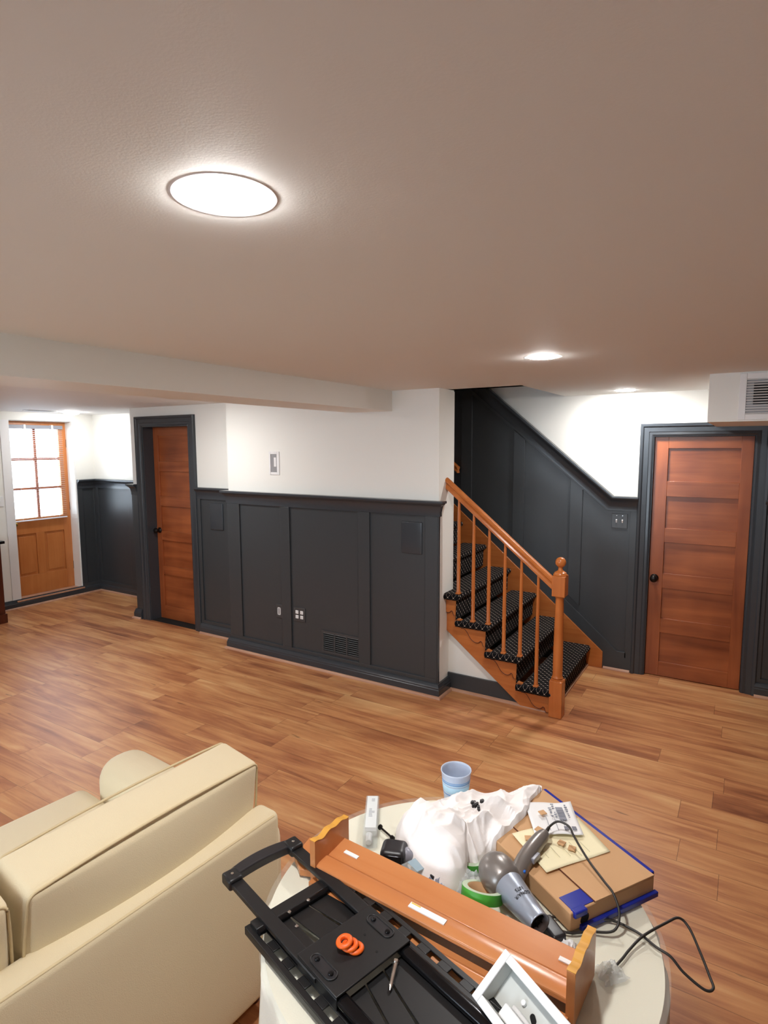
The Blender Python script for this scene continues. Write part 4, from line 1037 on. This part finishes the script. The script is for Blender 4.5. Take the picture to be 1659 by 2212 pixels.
bm = new(); rbox(bm, (0, 0, 0.024), (0.036, 0.034, 0.024), 0.016, n=5); obj('body', bm, M['blackplastic'], t, smooth=True)
bm = new(); rbox(bm, (0, -0.022, 0.022), (0.026, 0.014, 0.018), 0.004, n=3); obj('face', bm, M['blackgloss'], t, smooth=True)
bm = new(); lathe(bm, [(0.019, 0), (0.021, 0.006), (0.015, 0.016), (0.013, 0.028)], n=22, M4=T(0.030, -0.002, 0.024) @ Matrix.Rotation(PI/2, 4, 'Y')); obj('neck', bm, M['greyp'], t, smooth=True)
t = thing('screw_pack', 'small clear case of hardware with pale blue card tucked under the shirt', 'package', (-0.705, 1.290, TZ), math.radians(-25))
bm = new(); rbox(bm, (0, 0, 0.017), (0.024, 0.026, 0.017), 0.003, n=2); obj('clear_case', bm, M['clear'], t, smooth=True)
obj('card', box(-0.022, 0.022, -0.004, 0.024, 0.031, 0.0335), M['bluecard'], t)
bm = new()
for k in range(4): bx(bm, -0.018+k*0.011, -0.012+k*0.011, -0.024, -0.018, 0.003, 0.028)
obj('hardware', bm, M['steel'], t)
bm = new()
for k in range(2): bx(bm, -0.011+k*0.014, -0.007+k*0.014, -0.0255, -0.024, 0.005, 0.026)
obj('dark_slot', bm, M['dark'], t)
# foil-like card and crumpled plastic bag
def crumple(name, label, cat, c, rx, ry, h, m, seed, rot=0, n=16, group=None):
    bm = new(); g = []
    for j in range(n+1):
        row = []
        for i in range(n+1):
            u, v = 2*i/n-1, 2*j/n-1
            e = (1-abs(u)**3)*(1-abs(v)**3)
            z = h*e*(0.55+0.9*abs(noise.noise(Vector((u*2.2+seed, v*2.2, seed*3.1))))+0.35*noise.noise(Vector((u*6+seed, v*6, 2)))) + 0.0015
            row.append(bm.verts.new((rx*u*(1+0.18*noise.noise(Vector((v*2, seed, 1)))), ry*v*(1+0.18*noise.noise(Vector((u*2, seed, 5)))), max(0.001, z))))
        g.append(row)
    for j in range(n):
        for i in range(n): bm.faces.new((g[j][i], g[j][i+1], g[j+1][i+1], g[j+1][i]))
    o = obj(name, bm, M[m], loc=c, rotz=rot, autosmooth=25); return tag(o, label, cat, group)
M['foilcard'] = mat('silvery_card', lin((176, 182, 200)), 0.3, 0.3)
M['film'] = glassy('crinkled_film', (0.9, 0.92, 0.93), 0.42, 0.12)
crumple('plastic_bag', 'silvery card pouch with dark marks below the shirt and above the wooden shelf', 'bag', (-0.632, 1.292, TZ), 0.040, 0.028, 0.028, 'foilcard', 1.3, -0.5)
bm = new()
for x, y, r_ in ((-0.628, 1.300, 0.6), (-0.648, 1.287, -0.3), (-0.610, 1.306, 0.4), (-0.640, 1.305, 1.1)):
    tbox(bm, T(x, y, TZ+0.031) @ R2(r_), -0.006, 0.006, -0.0018, 0.0018, -0.012, 0.0)
o = obj('pouch_screws', bm, M['blackplastic']); tag(o, 'few tiny dark screws on the silvery pouch below the shirt', 'screws'); o['kind'] = 'stuff'
crumple('plastic_bag', 'crinkled clear plastic bag between the shirt and the hair dryer', 'bag', (-0.560, 1.345, TZ), 0.045, 0.036, 0.034, 'film', 5.1, 0.4)
crumple('plastic_bag', 'clear bag with pinkish fittings on the bare cream table at the right', 'bag', (-0.198, 1.258, TZ), 0.030, 0.026, 0.022, 'film', 8.7, 0.9)
crumple('plastic_bag', 'white crinkled plastic beside the tip of the hair dryer nozzle', 'bag', (-0.290, 1.262, TZ), 0.022, 0.034, 0.026, 'paper', 3.3, 0.4)
bm = new(); rbox(bm, (0, 0, 0.014), (0.034, 0.018, 0.014), 0.007, n=3)
for s in (-1, 1): bx(bm, 0.033, 0.050, s*0.007-0.0015, s*0.007+0.0015, 0.011, 0.017)
o = obj('black_adapter', bm, M['blackplastic'], smooth=True, loc=(-0.335, 1.292, TZ), rotz=-0.7); tag(o, 'black plug at the end of the cord under the dryer nozzle', 'plug')

# ------------------------------------------------------------------ green tape rolls
def tape(label, x, y, rot, z=0.0, tilt=0.0):
    t = thing('tape_roll', label, 'tape', (x, y, TZ+z), rot, 'green masking tape rolls'); t.rotation_euler[0] = tilt
    bm = new(); lathe(bm, [(0.038, 0.0), (0.052, 0.0), (0.052, 0.025), (0.038, 0.025), (0.038, 0.0)], n=48, cap=False); obj('tape_band', bm, [M['green']], t, autosmooth=40)
    bm = new(); lathe(bm, [(0.0385, 0.0252), (0.0515, 0.0252)], n=48, cap=False); obj('roll_side', bm, M['tapeside'], t)
    bm = new(); lathe(bm, [(0.0375, 0.0), (0.0385, 0.0), (0.0385, 0.025), (0.0375, 0.025), (0.0375, 0)], n=40, cap=False); obj('cardboard_core', bm, M['kraft'], t, smooth=True)
tape('green masking tape roll leaning between the wooden shelf and the hair dryer', -0.510, 1.288, math.radians(8), 0.024, math.radians(-22))
tape('green masking tape roll peeking out from under the shirt', -0.600, 1.425, 0)

# ------------------------------------------------------------------ cardboard box with blue film
ba = math.atan2(1.552-1.78, -0.141+0.495)
bxd = thing('cardboard_box', 'flat brown cardboard box edged with blue film on the right half of the table', 'box', (-0.401, 1.551, TZ), ba)
cA, sA_ = math.cos(ba), math.sin(ba)
HLx, HWy, HT = 0.210, 0.140, 0.052
obj('box_body', box(-HLx, HLx, -HWy, HWy, 0.004, HT), M['kraft'], bxd, bevel=0.003)
bm = new(); bx(bm, -HLx, HLx, -0.062, HWy, HT, HT+0.004); o = obj('top_flap', bm, M['kraft'], bxd, bevel=0.0008)
obj('flap_edge', box(-HLx+0.001, HLx-0.001, -0.0632, -0.0615, HT+0.0002, HT+0.0038), M['kraftdark'], bxd)
bm = new(); bx(bm, -HLx-0.004, HLx-0.01, HWy-0.001, HWy+0.012, 0.0, HT+0.003); bx(bm, HLx-0.002, HLx+0.010, -HWy+0.03, HWy+0.006, 0.0, 0.014)
obj('blue_film', bm, M['blue'], bxd, bevel=0.002)
bm = new(); bx(bm, HLx-0.050, HLx-0.005, -HWy+0.010, -0.050, HT-0.001, HT+0.0018); rbox(bm, (HLx-0.002, -HWy+0.028, HT-0.006), (0.010, 0.020, 0.008), 0.004, n=2); obj('blue_tab', bm, M['blue'], bxd)
bm = new(); prism(bm, oval(-HWy+0.045, 0.024, 0.030, 0.024, 6, 1.1), 'x', HLx-0.002, HLx+0.001); obj('dark_hole', bm, M['dark'], bxd)
bm = new(); bx(bm, -HLx-0.006, -HLx+0.010, 0.03, 0.06, 0.0, HT+0.008); obj('torn_end', bm, M['kraftdark'], bxd)

def sheet(name, label, cat, pts, z, m, th=0.0012, wob=0.004, seed=0, n=14):
    """quad sheet p0..p3 (world xy), slightly wavy, real thickness"""
    c = Vector((sum(p[0] for p in pts)/4, sum(p[1] for p in pts)/4)); bm = new(); g = []
    for j in range(n+1):
        row = []
        for i in range(n+1):
            u, v = i/n, j/n
            a = Vector(pts[0]).lerp(Vector(pts[1]), u); b = Vector(pts[3]).lerp(Vector(pts[2]), u); p = a.lerp(b, v)
            zz = wob*(noise.noise(Vector((u*2.3+seed, v*2.3, seed)))+0.55) 
            row.append(bm.verts.new((p.x-c.x, p.y-c.y, max(0.0003, zz))))
        g.append(row)
    for j in range(n):
        for i in range(n): bm.faces.new((g[j][i], g[j][i+1], g[j+1][i+1], g[j+1][i]))
    o = obj(name, bm, M[m], smooth=True, loc=(c.x, c.y, z)); s = o.modifiers.new('thickness', 'SOLIDIFY'); s.thickness = th; s.offset = 1
    tag(o, label, cat); return o, c
BZ = TZ+HT+0.003
y1, yc = sheet('yellow_paper', 'large pale yellow sheet of paper lying on the cardboard box', 'paper', [(-0.514, 1.520), (-0.386, 1.418), (-0.262, 1.585), (-0.372, 1.690)], BZ+0.0008, 'ypaper', wob=0.003, seed=2)
bm = new(); random.seed(5)
for k in range(5):
    a = Vector((-0.43+k*0.021, 1.50+k*0.021)); l = random.uniform(0.02, 0.06)
    tbox(bm, T(a.x-yc.x, a.y-yc.y, 0.0052) @ R2(-0.70), 0, l, -0.0007, 0.0007, 0, 0.0004)
obj('faint_writing', bm, M['inkpale'], y1)
p1, pc = sheet('shipping_bag', 'white printed shipping bag with a barcode on top of the yellow paper', 'bag', [(-0.527, 1.668), (-0.455, 1.540), (-0.337, 1.604), (-0.408, 1.742)], BZ+0.0085, 'paper', th=0.0015, wob=0.006, seed=9)
bm = new(); random.seed(8)
dirp = Vector((0.118, 0.064)).normalized(); ang = math.atan2(dirp.y, dirp.x); perp = Vector((-dirp.y, dirp.x))
def onbag(u, v): # u along dirp from left edge, v up
    q = Vector((-0.455, 1.540)).lerp(Vector((-0.337, 1.604)), u) + (Vector((-0.527, 1.668))-Vector((-0.455, 1.540)))*v; return q
for k in range(20):     # barcode
    q = onbag(0.70, 0.42+k*0.020); w_ = random.choice((0.0008, 0.0014, 0.0005))
    tbox(bm, T(q.x-pc.x, q.y-pc.y, 0.0085) @ R2(ang), -0.009, 0.011, -w_, w_, -0.002, 0.0004)
for k in range(26):     # lines of small print
    u = random.choice((0.50, 0.58, 0.86)); v = 0.50+0.018*(k % 24)
    q = onbag(u, v); l = random.uniform(0.003, 0.009)
    tbox(bm, T(q.x-pc.x, q.y-pc.y, 0.0085) @ R2(ang), -l/2, l/2, -0.0007, 0.0007, -0.002, 0.0004)
for u, v in ((0.70, 0.12), (0.86, 0.12)):
    for k in range(5):
        q = onbag(u, v+0.02*k); tbox(bm, T(q.x-pc.x, q.y-pc.y, 0.0085) @ R2(ang), -0.006, 0.006, -0.0007, 0.0007, -0.002, 0.0004)
for u in (0.35, 0.52, 0.68):
    q = onbag(u, 0.30); tbox(bm, T(q.x-pc.x, q.y-pc.y, 0.0080) @ R2(ang+PI/2), -0.03, 0.03, -0.0003, 0.0003, -0.002, 0.0004)
obj('printed_text', bm, M['ink'], p1)
for k, (x, y, z, r_, lb) in enumerate(((-0.461, 1.632, 0.020, 0.5, 'small square cardboard chip on the middle of the white shipping bag'), (-0.447, 1.552, 0.0195, 0.9, 'small square cardboard chip at the lower edge of the shipping bag'), (-0.466, 1.518, 0.0070, 0.1, 'small cardboard chip on yellow paper beside the dryer handle tip'), (-0.382, 1.545, 0.0070, 1.0, 'cardboard chip on the yellow paper just right of the cord'), (-0.352, 1.538, 0.0070, 1.2, 'cardboard chip on the yellow paper nearest the paper middle'))):
    bm = new(); h_ = 0.0095; bx(bm, -h_, h_, -h_, h_, 0, 0.003); o = obj('cardboard_chip', bm, M['kraft'], bevel=0.0006, loc=(x, y, BZ+z), rotz=r_+0.4); tag(o, lb, 'cardboard piece', 'small square cardboard chips')

# ------------------------------------------------------------------ hair dryer
hz = 0.050
dA = Vector((-0.492, 1.358, TZ+hz)); dN = Vector((-0.358, 1.262, TZ+hz-0.006))
dv = (dN-dA).normalized()
t = thing('hair_dryer', 'grey and silver hair dryer lying on its side in front of the cardboard box', 'hair dryer', dA)
q = dv.to_track_quat('Z', 'Y').to_matrix().to_4x4()
bm = new(); L0 = 0.062
lathe(bm, [(0.003, -0.052), (0.020, -0.050), (0.036, -0.041), (0.046, -0.024), (0.0495, -0.004), (0.048, 0.014), (0.044, 0.030), (0.0385, 0.046)], n=40, M4=q); obj('motor_housing', bm, M['dryer'], t, smooth=True)
bm = new(); lathe(bm, [(0.0390, 0.044), (0.0388, 0.047), (0.034, 0.09), (0.029, 0.135), (0.0265, 0.165), (0.0275, 0.168), (0.0245, 0.168), (0.0235, 0.150)], n=40, M4=q, cap=False); obj('nozzle', bm, M['dryerblue'], t, smooth=True)
bm = new(); lathe(bm, [(0.0238, 0.150), (0.001, 0.148)], n=30, M4=q, cap=False); lathe(bm, [(0.003, 0.156), (0.003, 0.150)], n=8, M4=q)
for k in range(5): tbox(bm, q @ T(0, 0, 0.153) @ Matrix.Rotation(k*PI/5, 4, 'Z'), -0.0235, 0.0235, -0.0007, 0.0007, -0.001, 0.001)
obj('outlet_grill', bm, M['dark'], t)
hd0 = Vector((-0.450, 1.372, TZ+0.046))-dA; hd1 = Vector((-0.424, 1.540, TZ+HT+0.030))-dA
path = smooth_path([hd0, hd0.lerp(hd1, 0.25)+Vector((-0.005, 0, 0.004)), hd0.lerp(hd1, 0.6)+Vector((-0.004, 0, 0.006)), hd1], 6)
rad = [0.019+0.0035*math.sin(PI*min(1, i/(len(path)-1)*1.15)) for i in range(len(path))]; rad[-1] = 0.009; rad[-2] = 0.0145; rad[-3] = 0.0175
bm = new(); tube(bm, path, rad, n=20); h_o = obj('handle', bm, M['dryer'], t, smooth=True)
bm = new(); Mh = T(*(hd0.lerp(hd1, 0.42)+Vector((0.018, -0.004, 0.010)))) @ R2(math.radians(80)); rbox(bm, (0, 0, 0), (0.017, 0.005, 0.007), 0.002, n=2, M4=Mh); obj('switch', bm, M['greyp'], h_o, smooth=True)
bm = new(); lathe(bm, [(0.0055, 0), (0.0055, 0.006), (0.003, 0.008)], (*(Vector((-0.436, 1.386, TZ+0.058))-dA),), n=16); obj('blue_button', bm, M['bluebtn'], t, autosmooth=40)
# lettering on the barrel
def lettering(parent, body, size, mw, m):
    cu = bpy.data.curves.new('lettering', 'FONT'); cu.body = body; cu.size = size; cu.extrude = 0.0004; cu.align_x = 'CENTER'; cu.align_y = 'CENTER'
    tmp = bpy.data.objects.new('lettering', cu); COL.objects.link(tmp); bpy.context.view_layer.update()
    me = bpy.data.meshes.new_from_object(tmp.evaluated_get(bpy.context.evaluated_depsgraph_get())); bpy.data.objects.remove(tmp)
    o = bpy.data.objects.new('lettering', me); COL.objects.link(o); me.materials.clear(); me.materials.append(m)
    for v in me.vertices:
        v.co = mw(v.co)
    o.parent = parent; return o
side = dv.cross(Vector((0, 0, 1))).normalized()      # across the barrel
if side.y > 0: side = -side
def wrap(row):
    def f(co):
        along = 0.105 - row*0.011 ; # letter y -> along barrel, letter x -> around barrel
        s_along = along + co.y; rr_ = 0.0393-(s_along-0.044)*0.104+0.0004+co.z
        th = co.x/0.033 + math.radians(8)
        up = Vector((0, 0, 1)); upn = (up - dv*up.dot(dv)).normalized(); sd = dv.cross(upn)
        return dv*s_along + (upn*math.cos(th)+sd*math.sin(th))*rr_
    return f
lettering(t, '1875', 0.0115, wrap(1.2), M['blackplastic']); lettering(t, 'CONAIR', 0.0115, wrap(0), M['blackplastic'])
# cord
tip = hd1+dA
pts = [tip+Vector((0, -0.004, 0)), (-0.418, 1.560, 0.842), (-0.400, 1.576, 0.852), (-0.370, 1.572, 0.850), (-0.350, 1.552, 0.838), (-0.302, 1.502, 0.822), (-0.254, 1.455, 0.815), (-0.224, 1.428, 0.808), (-0.205, 1.398, 0.785), (-0.212, 1.368, 0.762), (-0.262, 1.345, 0.7545), (-0.300, 1.318, 0.7545), (-0.335, 1.312, 0.7545), (-0.358, 1.322, 0.7545),
       (-0.350, 1.342, 0.7545), (-0.322, 1.358, 0.7545), (-0.290, 1.352, 0.760), (-0.262, 1.375, 0.760), (-0.225, 1.408, 0.7545), (-0.164, 1.402, 0.7545), (-0.121, 1.380, 0.7545), (-0.090, 1.372, 0.752), (-0.062, 1.362, 0.735), (-0.020, 1.356, 0.720), (-0.004, 1.372, 0.718), (-0.013, 1.400, 0.720), (-0.034, 1.447, 0.728), (-0.061, 1.494, 0.742), (-0.085, 1.502, 0.7535), (-0.110, 1.468, 0.7545), (-0.150, 1.392, 0.7600), (-0.171, 1.344, 0.7545), (-0.181, 1.309, 0.7545), (-0.189, 1.285, 0.7545)]
bm = new(); tube(bm, smooth_path(pts, 6), 0.0030, n=8); o = obj('power_cord', bm, M['cord'], smooth=True, parent=None)
# the cord belongs to the dryer
o.parent = t; o.matrix_parent_inverse = Matrix.Translation(-dA)
bm = new(); tube(bm, smooth_path([tip-(tip-(dA+hd0)).normalized()*0.012, tip, (-0.420, 1.556, 0.840)], 5), [0.0068, 0.0066, 0.0064, 0.0062, 0.006, 0.0056, 0.0052, 0.005, 0.0046, 0.0042, 0.004], n=12); o = obj('cord_sleeve', bm, M['cord'], t, smooth=True); o.matrix_parent_inverse = Matrix.Translation(-dA)

# ------------------------------------------------------------------ white recessed box in the foreground, leaning on the shelf
t = thing('white_wall_box', 'white plastic recessed box leaning on the wooden shelf at the front table edge', 'wall box')
A0 = Vector((-0.375, 1.081, 0.866)); uu = Vector((0.860, -0.511, 0.0)).normalized(); vv = Vector((-0.038, -0.066, -0.060)); vv = (vv-uu*vv.dot(uu)).normalized(); nn = uu.cross(vv)
if nn.z < 0: nn = -nn
t.matrix_world = Matrix(((uu.x, vv.x, nn.x, A0.x), (uu.y, vv.y, nn.y, A0.y), (uu.z, vv.z, nn.z, A0.z), (0, 0, 0, 1)))
LU, LV, fr, dp = 0.205, 0.108, 0.017, 0.034
bm = new()
for x0, x1, y0, y1 in ((0, fr, 0, LV), (LU-fr, LU, 0, LV), (fr, LU-fr, 0, fr), (fr, LU-fr, LV-fr, LV)): bx(bm, x0, x1, y0, y1, -0.004, 0)
obj('flange', bm, M['white'], t, bevel=0.0015)
bm = new()
for x0, x1, y0, y1 in ((fr-0.003, fr, fr, LV-fr), (LU-fr, LU-fr+0.003, fr, LV-fr), (fr, LU-fr, fr-0.003, fr), (fr, LU-fr, LV-fr, LV-fr+0.003)): bx(bm, x0, x1, y0, y1, -dp, -0.003)
bx(bm, fr-0.003, LU-fr+0.003, fr-0.003, LV-fr+0.003, -dp-0.004, -dp)
obj('recess_body', bm, M['boxgrey'], t, bevel=0.001)
bm = new(); prism(bm, oval(0.105, 0.048, 0.018, 0.011, 8, 0.5), 'z', -dp-0.0005, -dp+0.001); obj('cable_hole', bm, M['dark'], t)
bm = new(); lathe(bm, [(0.005, -dp), (0.005, -dp+0.006), (0.002, -dp+0.007)], (0.075, 0.042, 0), n=14); obj('post', bm, M['white'], t, autosmooth=40)
bm = new(); bx(bm, 0.06, 0.13, LV-fr-0.026, LV-fr-0.001, -dp, -0.006); bx(bm, 0.066, 0.124, LV-fr-0.034, LV-fr-0.026, -dp, -0.020); obj('outlet_bracket', bm, M['white'], t, bevel=0.003)
